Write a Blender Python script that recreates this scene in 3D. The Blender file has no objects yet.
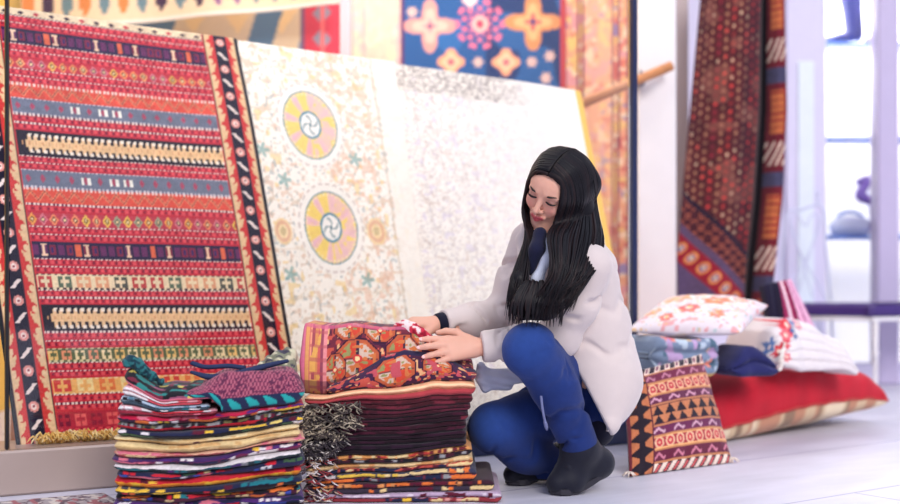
import bpy, math, random
import numpy as np
from mathutils import Vector, Matrix

SC = bpy.context.scene
COL = SC.collection
PI = math.pi
FPX, CAMH, HOR = 1250.0, 0.63, 277.0      # focal length in pixels, camera height (m), horizon row

# ------------------------------------------------------------------ helpers
def at(x, y, Y):
    """a point of the place at depth Y seen at (x, y)"""
    return np.array([(x - 450.0) / FPX * Y, Y, CAMH - (y - HOR) / FPX * Y])

def proj(P):
    P = np.asarray(P)
    return np.stack([450 + FPX * P[..., 0] / P[..., 1], HOR + FPX * (CAMH - P[..., 2]) / P[..., 1]], -1)

def lin(c):
    c = np.asarray(c, float) / 255.0
    return np.where(c <= 0.04045, c / 12.92, ((c + 0.055) / 1.055) ** 2.4)

def unit(v):
    v = np.asarray(v, float)
    return v / (np.linalg.norm(v) + 1e-12)

def smooth01(x):
    x = np.clip(x, 0, 1)
    return x * x * (3 - 2 * x)

def _hash(ix, iy, seed):
    h = (ix.astype(np.int64) * 374761393 + iy.astype(np.int64) * 668265263 + seed * 1442695041) & 0x7fffffff
    h = ((h ^ (h >> 13)) * 1274126177) & 0x7fffffff
    return ((h ^ (h >> 16)) & 0xffff) / 65535.0

def vnoise(x, y=0.0, seed=0):
    """smooth lattice noise in 0..1"""
    x = np.asarray(x, float); y = np.asarray(y, float) + 0 * x
    x = x + 0 * y
    ix, iy = np.floor(x), np.floor(y)
    fx, fy = smooth01(x - ix), smooth01(y - iy)
    a, b = _hash(ix, iy, seed), _hash(ix + 1, iy, seed)
    c, d = _hash(ix, iy + 1, seed), _hash(ix + 1, iy + 1, seed)
    return (a * (1 - fx) + b * fx) * (1 - fy) + (c * (1 - fx) + d * fx) * fy

def mesh_obj(name, V, F, mat, col=None, parent=None, smooth=True):
    """V (n,3) in world metres, F (m,3|4) int array or list of tuples -> one mesh object"""
    V = np.asarray(V, np.float32)
    loc = np.zeros(3)
    if parent is not None:
        q = parent
        while q is not None:
            loc = loc + np.array(q.location); q = q.parent
    me = bpy.data.meshes.new(name)
    if isinstance(F, np.ndarray):
        F = F.astype(np.int32); k = F.shape[1]
        me.vertices.add(len(V)); me.vertices.foreach_set('co', (V - loc).astype(np.float32).ravel())
        me.loops.add(F.size); me.loops.foreach_set('vertex_index', F.ravel())
        me.polygons.add(len(F))
        me.polygons.foreach_set('loop_start', np.arange(0, F.size, k, dtype=np.int32))
        me.update(calc_edges=True)
    else:
        me.from_pydata([tuple(v) for v in (V - loc)], [], [tuple(f) for f in F])
    me.validate()
    if col is not None:
        a = me.color_attributes.new('Col', 'FLOAT_COLOR', 'POINT')
        c = np.ones((len(V), 4), np.float32); c[:, :3] = col
        a.data.foreach_set('color', c.ravel())
    me.polygons.foreach_set('use_smooth', np.full(len(me.polygons), smooth))
    me.materials.append(mat)
    o = bpy.data.objects.new(name, me); COL.objects.link(o)
    if parent is not None:
        o.parent = parent
    return o

def tag(o, label, cat, group=None):
    o['label'] = label; o['category'] = cat
    if group: o['group'] = group
    return o

def thing(name, label, cat, loc, group=None):
    o = bpy.data.objects.new(name, None); COL.objects.link(o)
    o.location = tuple(float(v) for v in loc); o.empty_display_size = 0.05
    return tag(o, label, cat, group)

def struct(o):
    o['kind'] = 'structure'; return o

class MB:
    """collects simple shapes into one mesh"""
    def __init__(s): s.v, s.f, s.c, s.n = [], [], [], 0
    def add(s, V, F, c=None):
        V = np.asarray(V, float)
        s.v.append(V); s.f += [tuple(int(i) + s.n for i in f) for f in F]
        s.c.append(np.tile(lin(c if c is not None else (255, 255, 255)), (len(V), 1)) if np.ndim(c) < 2 else np.asarray(c))
        s.n += len(V)
    def box(s, c, size, rz=0.0, b=0.004, col=None, R=None):
        """bevelled box"""
        hx, hy, hz = [max(q / 2, 1e-4) for q in size]
        b = min(b, hx * .49, hy * .49, hz * .49)
        V = []
        for sz in (-1, 1):
            for (zz, ins) in (((hz), b), (hz - b, 0)) if sz > 0 else (((-hz), b), (-(hz - b), 0)):
                for (sx, sy) in ((-1, -1), (1, -1), (1, 1), (-1, 1)):
                    ex = hx - ins; ey = hy - ins
                    if sx * sy > 0:
                        V.append((sx * ex, sy * (ey - b), zz)); V.append((sx * (ex - b), sy * ey, zz))
                    else:
                        V.append((sx * (ex - b), sy * ey, zz)); V.append((sx * ex, sy * (ey - b), zz))
        V = np.array(V)
        # rings of 8: order 0=bottom inset,1=bottom full,2=top inset,3=top full
        rings = [list(range(i * 8, i * 8 + 8)) for i in range(4)]
        # sort every ring by angle
        for i in range(4):
            rings[i].sort(key=lambda k: math.atan2(V[k][1] / hy, V[k][0] / hx))
        order = [rings[0], rings[1], rings[3], rings[2]]
        F = [tuple(reversed(order[0])), tuple(order[3])]
        for a, bb in zip(order[:-1], order[1:]):
            for k in range(8):
                F.append((a[k], a[(k + 1) % 8], bb[(k + 1) % 8], bb[k]))
        if R is None:
            cs, sn = math.cos(rz), math.sin(rz)
            R = np.array([[cs, -sn, 0], [sn, cs, 0], [0, 0, 1]])
        s.add(V @ np.asarray(R).T + np.asarray(c, float), F, col)
    def tube(s, pts, r, n=8, col=None, caps=True, flat=1.0):
        pts = np.asarray(pts, float); m = len(pts)
        r = np.broadcast_to(np.asarray(r, float), (m,))
        T = np.gradient(pts, axis=0)
        T /= np.linalg.norm(T, axis=1)[:, None] + 1e-12
        ref = np.array([0, 0, 1.0]) if abs(T[0][2]) < .9 else np.array([1.0, 0, 0])
        V = []; A = unit(np.cross(T[0], ref))
        for i in range(m):
            A = unit(A - T[i] * np.dot(A, T[i])); B = np.cross(T[i], A)
            for k in range(n):
                a = 2 * PI * k / n
                V.append(pts[i] + r[i] * (math.cos(a) * A + flat * math.sin(a) * B))
        F = []
        for i in range(m - 1):
            for k in range(n):
                F.append((i * n + k, i * n + (k + 1) % n, (i + 1) * n + (k + 1) % n, (i + 1) * n + k))
        if caps:
            F.append(tuple(reversed(range(n)))); F.append(tuple(range((m - 1) * n, m * n)))
        s.add(V, F, col)
    def build(s, name, mat, parent=None, smooth=True):
        return mesh_obj(name, np.concatenate(s.v), s.f, mat, np.concatenate(s.c), parent, smooth)

def catmull(pts, n):
    pts = np.asarray(pts, float)
    P = np.vstack([2 * pts[0] - pts[1], pts, 2 * pts[-1] - pts[-2]])
    out = []
    for t in np.linspace(0, len(pts) - 1 - 1e-9, n):
        i = int(t); f = t - i
        a, b, c, d = P[i], P[i + 1], P[i + 2], P[i + 3]
        out.append(.5 * ((2 * b) + (c - a) * f + (2 * a - 5 * b + 4 * c - d) * f * f + (3 * b - a - 3 * c + d) * f ** 3))
    return np.array(out)

# ------------------------------------------------------------------ grids
def grid_normals(P):
    du = np.gradient(P, axis=1); dv = np.gradient(P, axis=0)
    n = np.cross(du, dv)
    return n / (np.linalg.norm(n, axis=2)[..., None] + 1e-12)

def quads(ny, nx, off=0):
    i = np.arange(ny * nx).reshape(ny, nx) + off
    return np.stack([i[:-1, :-1], i[:-1, 1:], i[1:, 1:], i[1:, :-1]], -1).reshape(-1, 4)

def slab(name, P, C, mat, th=0.006, parent=None, back=None):
    """a sheet with thickness: P (ny,nx,3) front points, C colours (linear) -> closed mesh"""
    ny, nx = P.shape[:2]
    N = grid_normals(P)
    if np.mean((N * P).sum(-1)) > 0: N = -N       # face the viewer side (origin)
    B = P - N * th
    V = np.concatenate([P.reshape(-1, 3), B.reshape(-1, 3)])
    Cb = C * .8 if back is None else np.broadcast_to(back, C.shape)
    CC = np.concatenate([C.reshape(-1, 3), Cb.reshape(-1, 3)])
    q1 = quads(ny, nx); q2 = quads(ny, nx, ny * nx)[:, ::-1]
    i = np.arange(ny * nx).reshape(ny, nx)
    ring = np.concatenate([i[0, :], i[1:, -1], i[-1, -2::-1], i[-2:0:-1, 0]])
    r2 = np.roll(ring, -1); o = ny * nx
    q3 = np.stack([r2, ring, ring + o, r2 + o], -1)
    F = np.concatenate([q1, q2, q3])
    if np.mean((np.cross(np.gradient(P, axis=1), np.gradient(P, axis=0)) * P).sum(-1)) > 0:
        F = F[:, ::-1]
    return mesh_obj(name, V, F.copy(), mat, CC, parent)

def bil(tl, tr, bl, br, ny, nx):
    u = np.linspace(0, 1, nx)[None, :, None]; v = np.linspace(0, 1, ny)[:, None, None]
    tl, tr, bl, br = [np.asarray(q, float)[None, None] for q in (tl, tr, bl, br)]
    return (tl * (1 - u) + tr * u) * (1 - v) + (bl * (1 - u) + br * u) * v

def locate(P, x, y):
    """(u, v) of the sheet point seen at (x, y)"""
    d = ((proj(P) - np.array([x, y])) ** 2).sum(-1)
    k = np.unravel_index(np.argmin(d), d.shape)
    return k[1] / (P.shape[1] - 1), k[0] / (P.shape[0] - 1)

class Paint:
    """colour field over coordinates; masks are arrays of 0/1"""
    def __init__(s, shape, c): s.c = np.tile(lin(c), shape + (1,)).astype(float)
    def put(s, m, c, k=1.0):
        m = (np.asarray(m, float) * k)[..., None]
        s.c = s.c * (1 - m) + lin(c) * m
        return s
    def mottle(s, x, y, f, amt, seed=0):
        s.c = s.c * (1 + amt * (vnoise(x * f, y * f, seed) - .5) * 2)[..., None]
        return s

def frac(x): return x - np.floor(x)
def tri(x): return np.abs(frac(x) - .5) * 2

# ------------------------------------------------------------------ materials
def cloth(name, rough=.9, bump=.25, scale=700, sheen=.25, attr=True, col=(200, 200, 200), var=.12, vscale=40):
    m = bpy.data.materials.new(name); m.use_nodes = True
    nt = m.node_tree; N = nt.nodes; L = nt.links
    b = N['Principled BSDF']
    b.inputs['Roughness'].default_value = rough
    b.inputs['Sheen Weight'].default_value = sheen
    b.inputs['Specular IOR Level'].default_value = .2
    tc = N.new('ShaderNodeTexCoord')
    nz = N.new('ShaderNodeTexNoise'); nz.inputs['Scale'].default_value = vscale; nz.inputs['Detail'].default_value = 3
    L.new(tc.outputs['Object'], nz.inputs['Vector'])
    mr = N.new('ShaderNodeMapRange'); mr.inputs[3].default_value = 1 - var; mr.inputs[4].default_value = 1 + var
    L.new(nz.outputs['Fac'], mr.inputs[0])
    mx = N.new('ShaderNodeVectorMath'); mx.operation = 'MULTIPLY'
    if attr:
        at_ = N.new('ShaderNodeAttribute'); at_.attribute_name = 'Col'
        L.new(at_.outputs['Color'], mx.inputs[0])
    else:
        mx.inputs[0].default_value = tuple(lin(col))
    L.new(mr.outputs[0], mx.inputs[1])
    L.new(mx.outputs[0], b.inputs['Base Color'])
    n2 = N.new('ShaderNodeTexNoise'); n2.inputs['Scale'].default_value = scale; n2.inputs['Detail'].default_value = 1
    L.new(tc.outputs['Object'], n2.inputs['Vector'])
    bp = N.new('ShaderNodeBump'); bp.inputs['Strength'].default_value = bump; bp.inputs['Distance'].default_value = .002
    L.new(n2.outputs['Fac'], bp.inputs['Height']); L.new(bp.outputs['Normal'], b.inputs['Normal'])
    return m

def plain(name, col, rough=.5, metal=0, spec=.5, var=.06, vscale=12, bump=0, bscale=60, attr=False):
    m = cloth(name, rough, bump, bscale, 0, attr, col, var, vscale)
    b = m.node_tree.nodes['Principled BSDF']
    b.inputs['Metallic'].default_value = metal; b.inputs['Specular IOR Level'].default_value = spec
    return m

M_RUG = cloth('woven_wool', .95, .5, 450, .15, var=.14, vscale=120)
M_TEX = cloth('folded_textile', .92, .4, 500, .15, var=.15, vscale=90)
M_COTTON = cloth('cotton_cover', .9, .2, 600, .2, var=.05, vscale=40)
M_FRINGE = cloth('wool_fringe', .95, .5, 300, .1, var=.3, vscale=200)
M_WHITE = plain('white_painted_wood', (232, 229, 232), .45, var=.04)
M_LAV = plain('lavender_white_paint', (214, 210, 236), .45, var=.04)
M_WOOD = plain('orange_brown_wood', (196, 132, 84), .45, var=.25, vscale=30)
M_METAL = plain('grey_bracket_metal', (150, 150, 160), .35, .8)
M_IRON = plain('white_wire', (205, 210, 235), .4)
M_NAVY = plain('navy_frame_paint', (30, 40, 78), .3, var=.3, vscale=8)
M_BLACK = plain('black_frame_paint', (18, 16, 22), .4)

# ------------------------------------------------------------------ distance fields -> smooth meshes
class Field:
    def __init__(s, lo, hi, h):
        s.lo = np.asarray(lo, float); s.h = h
        s.n = np.ceil((np.asarray(hi) - s.lo) / h).astype(int) + 1
        s.d = np.full(s.n, .08, np.float32)
    def _win(s, lo, hi):
        a = np.clip(np.floor((np.asarray(lo) - s.lo) / s.h).astype(int), 0, s.n - 1)
        b = np.clip(np.ceil((np.asarray(hi) - s.lo) / s.h).astype(int) + 1, 1, s.n)
        if np.any(b <= a): return None, None
        ax = [(np.arange(a[i], b[i]) * s.h + s.lo[i]).astype(np.float32) for i in range(3)]
        X = np.stack(np.meshgrid(*ax, indexing='ij'), -1)
        return tuple(slice(a[i], b[i]) for i in range(3)), X
    def _mix(s, w, d, k, sub):
        o = s.d[w]
        if sub:
            if k > 0:
                h = np.clip(.5 - .5 * (o + d) / k, 0, 1)
                s.d[w] = o * (1 - h) - d * h + k * h * (1 - h)
            else: s.d[w] = np.maximum(o, -d)
        else:
            if k > 0:
                h = np.clip(.5 + .5 * (o - d) / k, 0, 1)
                s.d[w] = o * (1 - h) + d * h - k * h * (1 - h)
            else: s.d[w] = np.minimum(o, d)
    def cone(s, a, b, ra, rb, k=.01, sub=False):
        """tapered capsule"""
        a = np.asarray(a, float); b = np.asarray(b, float); R = max(ra, rb) + k + 4 * s.h
        w, X = s._win(np.minimum(a, b) - R, np.maximum(a, b) + R)
        if w is None: return
        ab = b - a; L2 = float(ab @ ab) + 1e-9
        t = np.clip(((X - a.astype(np.float32)) @ ab.astype(np.float32)) / L2, 0, 1)
        d = np.linalg.norm(X - (a + t[..., None] * ab).astype(np.float32), axis=-1) - (ra + (rb - ra) * t)
        s._mix(w, d.astype(np.float32), k, sub)
    def chain(s, pts, rs, k=.01):
        for i in range(len(pts) - 1): s.cone(pts[i], pts[i + 1], rs[i], rs[i + 1], k)
    def ell(s, c, r, R=None, k=.01, sub=False):
        """ellipsoid with axes R (columns)"""
        c = np.asarray(c, float); r = np.asarray(r, float)
        R = np.eye(3) if R is None else np.asarray(R, float)
        m = max(r) + k + 4 * s.h
        w, X = s._win(c - m, c + m)
        if w is None: return
        q = (X - c.astype(np.float32)) @ R.astype(np.float32)
        k0 = np.linalg.norm(q / r, axis=-1); k1 = np.linalg.norm(q / (r * r), axis=-1)
        d = np.where(k1 > 1e-6, k0 * (k0 - 1) / np.maximum(k1, 1e-6), -min(r))
        s._mix(w, d.astype(np.float32), k, sub)
    def ball(s, c, r, k=.01, sub=False): s.cone(c, np.asarray(c) + 1e-5, r, r, k, sub)
    def half(s, p, n, k=0.0):
        """cut away everything on the side n points to"""
        w, X = s._win(s.lo, s.lo + s.n * s.h)
        d = -((X - np.asarray(p, np.float32)) @ unit(n).astype(np.float32))
        s._mix(w, d, k, True)
    def mesh(s):
        d = s.d; pos = d > 0
        nx, ny, nz = d.shape
        c = [(i, j, k) for i in (0, 1) for j in (0, 1) for k in (0, 1)]
        cs = [d[i:nx - 1 + i, j:ny - 1 + j, k:nz - 1 + k] for (i, j, k) in c]
        sg = sum((x > 0).astype(np.int8) for x in cs)
        act = (sg > 0) & (sg < 8)
        I = np.argwhere(act); idx = np.full(act.shape, -1, np.int64); idx[act] = np.arange(len(I))
        val = np.stack([x[act] for x in cs], -1)
        acc = np.zeros((len(I), 3)); cnt = np.zeros(len(I))
        for a in range(8):
            for b in range(a + 1, 8):
                if sum(abs(c[a][q] - c[b][q]) for q in range(3)) != 1: continue
                va, vb = val[:, a], val[:, b]
                m = (va > 0) != (vb > 0)
                t = np.where(m, va / np.where(np.abs(va - vb) < 1e-12, 1, va - vb), 0)
                p = np.array(c[a])[None] + t[:, None] * (np.array(c[b]) - np.array(c[a]))[None]
                acc[m] += p[m]; cnt[m] += 1
        V = s.lo + (I + acc / np.maximum(cnt, 1)[:, None]) * s.h
        F = []
        for ax in range(3):
            o1, o2 = (ax + 1) % 3, (ax + 2) % 3
            A = np.take(pos, range(0, d.shape[ax] - 1), ax); B = np.take(pos, range(1, d.shape[ax]), ax)
            E = np.argwhere(A != B)
            ok = (E[:, o1] > 0) & (E[:, o2] > 0) & (E[:, o1] < d.shape[o1] - 1) & (E[:, o2] < d.shape[o2] - 1)
            E = E[ok]
            def cell(da, db):
                q = E.copy(); q[:, o1] -= da; q[:, o2] -= db
                return idx[q[:, 0], q[:, 1], q[:, 2]]
            Q = np.stack([cell(1, 1), cell(0, 1), cell(0, 0), cell(1, 0)], -1)
            fl = pos[E[:, 0], E[:, 1], E[:, 2]]
            Q[fl] = Q[fl][:, ::-1]
            F.append(Q[(Q >= 0).all(1)])
        return V, np.concatenate(F)
# ================================================================== THE SETTING
WDIR = np.array([.866, .5, 0.0]); WNOR = np.array([.5, -.866, 0.0])      # along / out of the shop front
G0 = np.array([-1.33, 3.56, 0.0])
ROTW = math.atan2(.5, .866)
def front(t, d=0.0, z=0.0):
    """a point along the shop front: t metres along, d metres out towards the street"""
    return G0 + WDIR * t + WNOR * d + np.array([0, 0, z])

# ---- floor: big pale stone slabs
def floor_mat():
    m = bpy.data.materials.new('stone_slabs'); m.use_nodes = True
    N = m.node_tree.nodes; L = m.node_tree.links; b = N['Principled BSDF']
    tc = N.new('ShaderNodeTexCoord'); mp = N.new('ShaderNodeMapping')
    mp.inputs['Rotation'].default_value = (0, 0, -math.radians(36)); mp.inputs['Location'].default_value = (.1, .22, 0)
    L.new(tc.outputs['Object'], mp.inputs[0])
    br = N.new('ShaderNodeTexBrick'); br.inputs['Scale'].default_value = 1
    br.inputs['Brick Width'].default_value = 3.2; br.inputs['Row Height'].default_value = .62
    br.inputs['Mortar Size'].default_value = .005; br.inputs['Mortar Smooth'].default_value = .3
    br.inputs['Color1'].default_value = (*lin((216, 214, 226)), 1); br.inputs['Color2'].default_value = (*lin((203, 202, 216)), 1)
    br.inputs['Mortar'].default_value = (*lin((168, 164, 190)), 1)
    L.new(mp.outputs[0], br.inputs['Vector'])
    nz = N.new('ShaderNodeTexNoise'); nz.inputs['Scale'].default_value = 2.5; nz.inputs['Detail'].default_value = 6
    mp2 = N.new('ShaderNodeMapping'); mp2.inputs['Scale'].default_value = (1, 3.2, 1)
    L.new(mp.outputs[0], mp2.inputs[0]); L.new(mp2.outputs[0], nz.inputs['Vector'])
    mr = N.new('ShaderNodeMapRange'); mr.inputs[1].default_value = .3; mr.inputs[2].default_value = .7; mr.inputs[3].default_value = .86; mr.inputs[4].default_value = 1.06
    L.new(nz.outputs['Fac'], mr.inputs[0])
    mx = N.new('ShaderNodeVectorMath'); mx.operation = 'MULTIPLY'
    L.new(br.outputs['Color'], mx.inputs[0]); L.new(mr.outputs[0], mx.inputs[1]); L.new(mx.outputs[0], b.inputs['Base Color'])
    b.inputs['Roughness'].default_value = .42
    bp = N.new('ShaderNodeBump'); bp.inputs['Strength'].default_value = .15; bp.inputs['Distance'].default_value = .004
    L.new(nz.outputs['Fac'], bp.inputs['Height']); L.new(bp.outputs[0], b.inputs['Normal'])
    return m
mb = MB(); mb.box((0, 3.5, -.05), (16, 18, .1), b=.01); struct(mb.build('floor', floor_mat(), smooth=False))

# ---- shop front: sill, plinth, pane, posts
M_SILL = plain('brushed_sill_metal', (176, 158, 150), .38, .15, var=.08, vscale=6)
w1 = bpy.data.objects.new('window_1', None); COL.objects.link(w1); w1.location = tuple(front(0)); struct(w1)
mb = MB(); mb.box(front(.60, -.115, .0655), (2.0, .25, .129), ROTW, .006); mb.build('window_sill', M_SILL, w1, False)
mb = MB(); mb.box(front(1.98, -.115, .06), (.74, .25, .118), ROTW, .006); mb.build('plinth', M_NAVY, w1, False)
def post(name, px, Y, w, d, z1, mat, parent, z0=.0):
    c = at(px, HOR, Y); mb = MB(); mb.box((c[0], c[1], (z0 + z1) / 2), (w, d, z1 - z0), ROTW, .004); return mb.build(name, mat, parent, False)
post('window_post', 6.8, 3.62, .010, .02, 2.9, M_BLACK, w1, .131)
post('window_post', 633.5, 4.74, .022, .03, 2.9, M_NAVY, w1, .12)
def glass_mat():
    m = bpy.data.materials.new('shop_glass'); m.use_nodes = True
    N = m.node_tree.nodes; L = m.node_tree.links; N.remove(N['Principled BSDF'])
    out = N['Material Output']; t = N.new('ShaderNodeBsdfTransparent'); g = N.new('ShaderNodeBsdfGlossy')
    t.inputs[0].default_value = (.985, .985, .99, 1); g.inputs['Roughness'].default_value = .0
    fr = N.new('ShaderNodeFresnel'); fr.inputs[0].default_value = 1.45
    mx = N.new('ShaderNodeMixShader'); L.new(fr.outputs[0], mx.inputs[0]); L.new(t.outputs[0], mx.inputs[1]); L.new(g.outputs[0], mx.inputs[2])
    L.new(mx.outputs[0], out.inputs[0]); return m
a, b_ = front(.075, -.012), front(2.325, -.012)
mb = MB(); mb.box((a + b_) / 2 + np.array([0, 0, 1.51]), (np.linalg.norm(b_ - a), .008, 2.76), ROTW, .001); mb.build('glass_pane', glass_mat(), w1, False)

# ---- inside of the rug shop
M_WARM = plain('cream_plaster', (240, 222, 190), .8, var=.05, vscale=3)
M_YEL = plain('yellow_plaster', (240, 196, 96), .8, var=.08, vscale=3)
mb = MB(); mb.box((-.6, 7.05, 1.6), (3.8, .1, 3.2), 0, .005); struct(mb.build('wall_back', M_WARM, smooth=False))
mb = MB(); mb.box((-2.15, 5.35, 1.6), (.1, 3.3, 3.2), 0, .005); struct(mb.build('wall_left', M_YEL, smooth=False))
c = at(345, HOR, 5.6); mb = MB(); mb.box((c[0], c[1], 1.5), (.043, .05, 3.0), 0, .004); struct(mb.build('trim_1', M_WHITE, smooth=False))
# white pillar between the two shops and the reveal beside it, its shading put into the grey
x0, x1 = at(637.5, HOR, 5.72)[0], at(676.5, HOR, 5.72)[0]
mb = MB(); mb.box(((x0 + x1) / 2, 5.80, 1.5), (x1 - x0, .16, 3.0), 0, .008); struct(mb.build('pillar', M_WHITE, smooth=False))
M_REV = plain('shaded_reveal_grey', (176, 164, 168), .6)
x0, x1 = at(672, HOR, 6.3)[0], at(687, HOR, 6.3)[0]
mb = MB(); mb.box(((x0 + x1) / 2, 6.3, 1.5), (x1 - x0, .08, 3.0), 0, .004); struct(mb.build('trim_2', M_REV, smooth=False))

# ---- the shop next door
YS = 7.4
def sx(px, Y=YS): return (px - 450) / FPX * Y
mb = MB(); mb.box(((sx(640) + sx(785)) / 2, YS + .06, 1.6), (sx(785) - sx(640), .12, 3.2), 0, .005); struct(mb.build('wall_right', M_LAV, smooth=False))
d1 = bpy.data.objects.new('door_1', None); COL.objects.link(d1); d1.location = (sx(805), YS, 0); struct(d1)
mb = MB(); mb.box(((sx(785) + sx(825)) / 2, YS + .02, 1.6), (sx(825) - sx(785), .1, 3.2), 0, .008); mb.build('door_panel', M_LAV, d1, False)
M_LAV2 = plain('pale_mint_panel', (226, 236, 246), .35)
mb = MB(); mb.box(((sx(796) + sx(812)) / 2, YS - .034, 1.1), (sx(812) - sx(796), .016, 1.6), 0, .006); mb.build('inset_panel', M_LAV2, d1, False)
w2 = bpy.data.objects.new('window_2', None); COL.objects.link(w2); w2.location = (sx(860), YS, 0); struct(w2)
M_MUL = plain('mauve_frame_paint', (192, 182, 214), .4, var=.04)
mb = MB(); mb.box(((sx(873) + sx(895)) / 2, YS - .01, 1.6), (sx(895) - sx(873), .14, 3.2), 0, .012); mb.box((sx(895.5), YS + .01, 1.6), (.02, .08, 3.2), 0, .006); mb.build('window_frame', M_MUL, w2, False)
mb = MB(); mb.box(((sx(824) + sx(990)) / 2, YS + .01, .06), (sx(990) - sx(824), .16, .12), 0, .01); mb.build('window_sill', M_LAV, w2, False)
for a, b_ in ((825, 873), (897, 990)):
    mb = MB(); mb.box(((sx(a) + sx(b_)) / 2, YS + .03, 1.66), (sx(b_) - sx(a), .008, 3.08), 0, .001); mb.build('glass_pane', glass_mat(), w2, False)
M_SHOP = plain('bright_white_wall', (246, 246, 244), .7, var=.02)
mb = MB(); mb.box((2.75, 8.25, 1.6), (1.9, .1, 3.2), 0, .005); struct(mb.build('wall_shop_back', M_SHOP, smooth=False))
mb = MB(); mb.box((1.85, 7.86, 1.6), (.1, .66, 3.2), 0, .005); struct(mb.build('wall_shop_side', M_SHOP, smooth=False))

# ---- the buildings across the street, behind the viewer, are what the panes mirror: pale fronts under the sky
# (the sky itself is the world background)

# ---- shelves of the shop next door and what stands on them
M_SHELF = plain('blue_glass_shelf', (84, 120, 196), .25)
M_DNAVY = plain('dark_navy_leather', (34, 40, 96), .35)
M_PURP = plain('purple_leather', (128, 96, 180), .4)
SHZ = {}
for nm, y in (('top', 44), ('middle', 139), ('bottom', 237)):
    z = CAMH - (y - HOR) / FPX * 7.62; SHZ[nm] = z + .013
    mb = MB(); mb.box((2.62, 7.74, z), (1.16, .26, .026), 0, .006)
    t = tag(mb.build('display_shelf', M_SHELF, None, False), 'blue edged display shelf in the bright shop window, the %s one' % {'top': 'topmost', 'middle': 'middle', 'bottom': 'lowest'}[nm], 'shelf', 'shelves in the bright shop window')
def boot_display(px, label, mat, s=1.0):
    z = SHZ['top']; x = sx(px, 7.7)
    F = Field((x - .3, 7.5, z - .01), (x + .2, 7.9, z + .46 * s), .008)
    F.chain([(x, 7.7, z + .42 * s), (x - .0, 7.7, z + .2 * s), (x + .02, 7.7, z + .06)], [.062 * s, .048 * s, .042 * s], .02)
    F.chain([(x + .02, 7.7, z + .04), (x - .05 * s, 7.7, z + .035), (x - .13 * s, 7.7, z + .024)], [.04, .036, .022], .02)
    F.cone((x + .045, 7.7, z + .03), (x + .05, 7.7, z + .008), .02, .008, .006)
    F.half((0, 0, z + .002), (0, 0, -1)); F.half((0, 0, z + .42 * s), (0, 0, 1))
    V, Q = F.mesh(); return tag(mesh_obj('tall_boot', V, Q, mat), label, 'boot')
boot_display(851, 'tall dark navy boot on the topmost shelf of the bright shop window', M_DNAVY, 1.35)
boot_display(884, 'purple boot beside the mullion on the topmost shelf', M_PURP, .8)
def handbag(px, Y, z, label, body, handle):
    x = sx(px, Y); t = thing('handbag', label, 'bag', (x, Y, z))
    F = Field((x - .16, Y - .09, z - .01), (x + .16, Y + .09, z + .2), .007)
    for q in (-.075, -.025, .025, .075): F.ell((x + q, Y, z + .055), (.055, .05, .06), None, .03)
    F.half((0, 0, z + .003), (0, 0, -1)); V, Q = F.mesh(); mesh_obj('bag_body', V, Q, body, None, t)
    mb = MB(); a = np.linspace(0, PI, 15); mb.tube(np.stack([x + .1 * np.cos(a), Y + 0 * a, z + .06 + .085 * np.sin(a)], 1), .011); mb.build('handle', handle, t)
M_PALE = plain('pale_grey_leather', (214, 220, 232), .4)
handbag(850, 7.72, SHZ['bottom'], 'pale handbag with blue arched handle on the lowest shelf', M_PALE, M_SHELF)
# purple scarf curling beside the mullion
pts = catmull([at(857, 183, 7.66), at(868, 180, 7.66), at(860, 196, 7.64), at(872, 202, 7.64), at(874, 222, 7.66)], 26)
mb = MB(); mb.tube(pts, .02 + .012 * np.sin(np.linspace(0, 3.1, 26)), 10); mb.tube(pts[::-1][:8] + np.array([0, 0, -.01]), .024, 8)
pts2 = catmull([at(874, 222, 7.66), np.array([sx(872, 7.66), 7.66, SHZ['bottom'] + .012])], 4); mb.tube(pts2, .02, 8)
tag(mb.build('rolled_scarf', M_PURP), 'purple curled scarf on the lowest shelf beside the mullion', 'scarf')

# ---- bench with a purple padded seat
M_PSEAT = plain('purple_vinyl', (64, 40, 112), .38, var=.15, vscale=6)
A = np.array([2.27, 6.72, 0]); e1 = unit([-.36, .24, 0]) * .43; e2 = unit([.86, .36, 0]) * 1.1
bn = thing('bench', 'white legged bench with a purple padded seat before the bright shop window', 'bench', A + (e1 + e2) / 2)
zt, zb = .488, .412
def quadbox(mb, o, a, b, z0, z1, r=.02):
    n = 8; P = []
    ctr = o + (a + b) / 2
    for (z, ins) in ((z0, r), (z0 + r * .4, r * .3), (z0 + r, 0), (z1 - r, 0), (z1 - r * .4, r * .3), (z1, r)):
        ring = []
        la, lb = np.linalg.norm(a), np.linalg.norm(b)
        for (s, t) in ((-1, -1), (1, -1), (1, 1), (-1, 1)):
            for kk in (0, 1):
                ea = la / 2 - ins; eb = lb / 2 - ins
                da, db = (r, 0) if (kk == 0) == (s * t > 0) else (0, r)
                q = ctr + unit(a) * s * (ea - da) + unit(b) * t * (eb - db)
                ring.append((q[0], q[1], z))
        P.append(ring)
    V = np.array(P).reshape(-1, 3); F = [tuple(reversed(range(8))), tuple(range(40, 48))]
    for i in range(5):
        for k in range(8): F.append((i * 8 + k, i * 8 + (k + 1) % 8, i * 8 + 8 + (k + 1) % 8, i * 8 + 8 + k))
    mb.add(V, F)
mb = MB(); quadbox(mb, A, e1, e2, zb, zt); mb.build('seat', M_PSEAT, bn, False)
mb = MB(); quadbox(mb, A + (e1 + e2) * .02, e1 * .96, e2 * .96, zb - .022, zb + .002, .006); mb.build('seat_frame', M_WHITE, bn, False)
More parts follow.
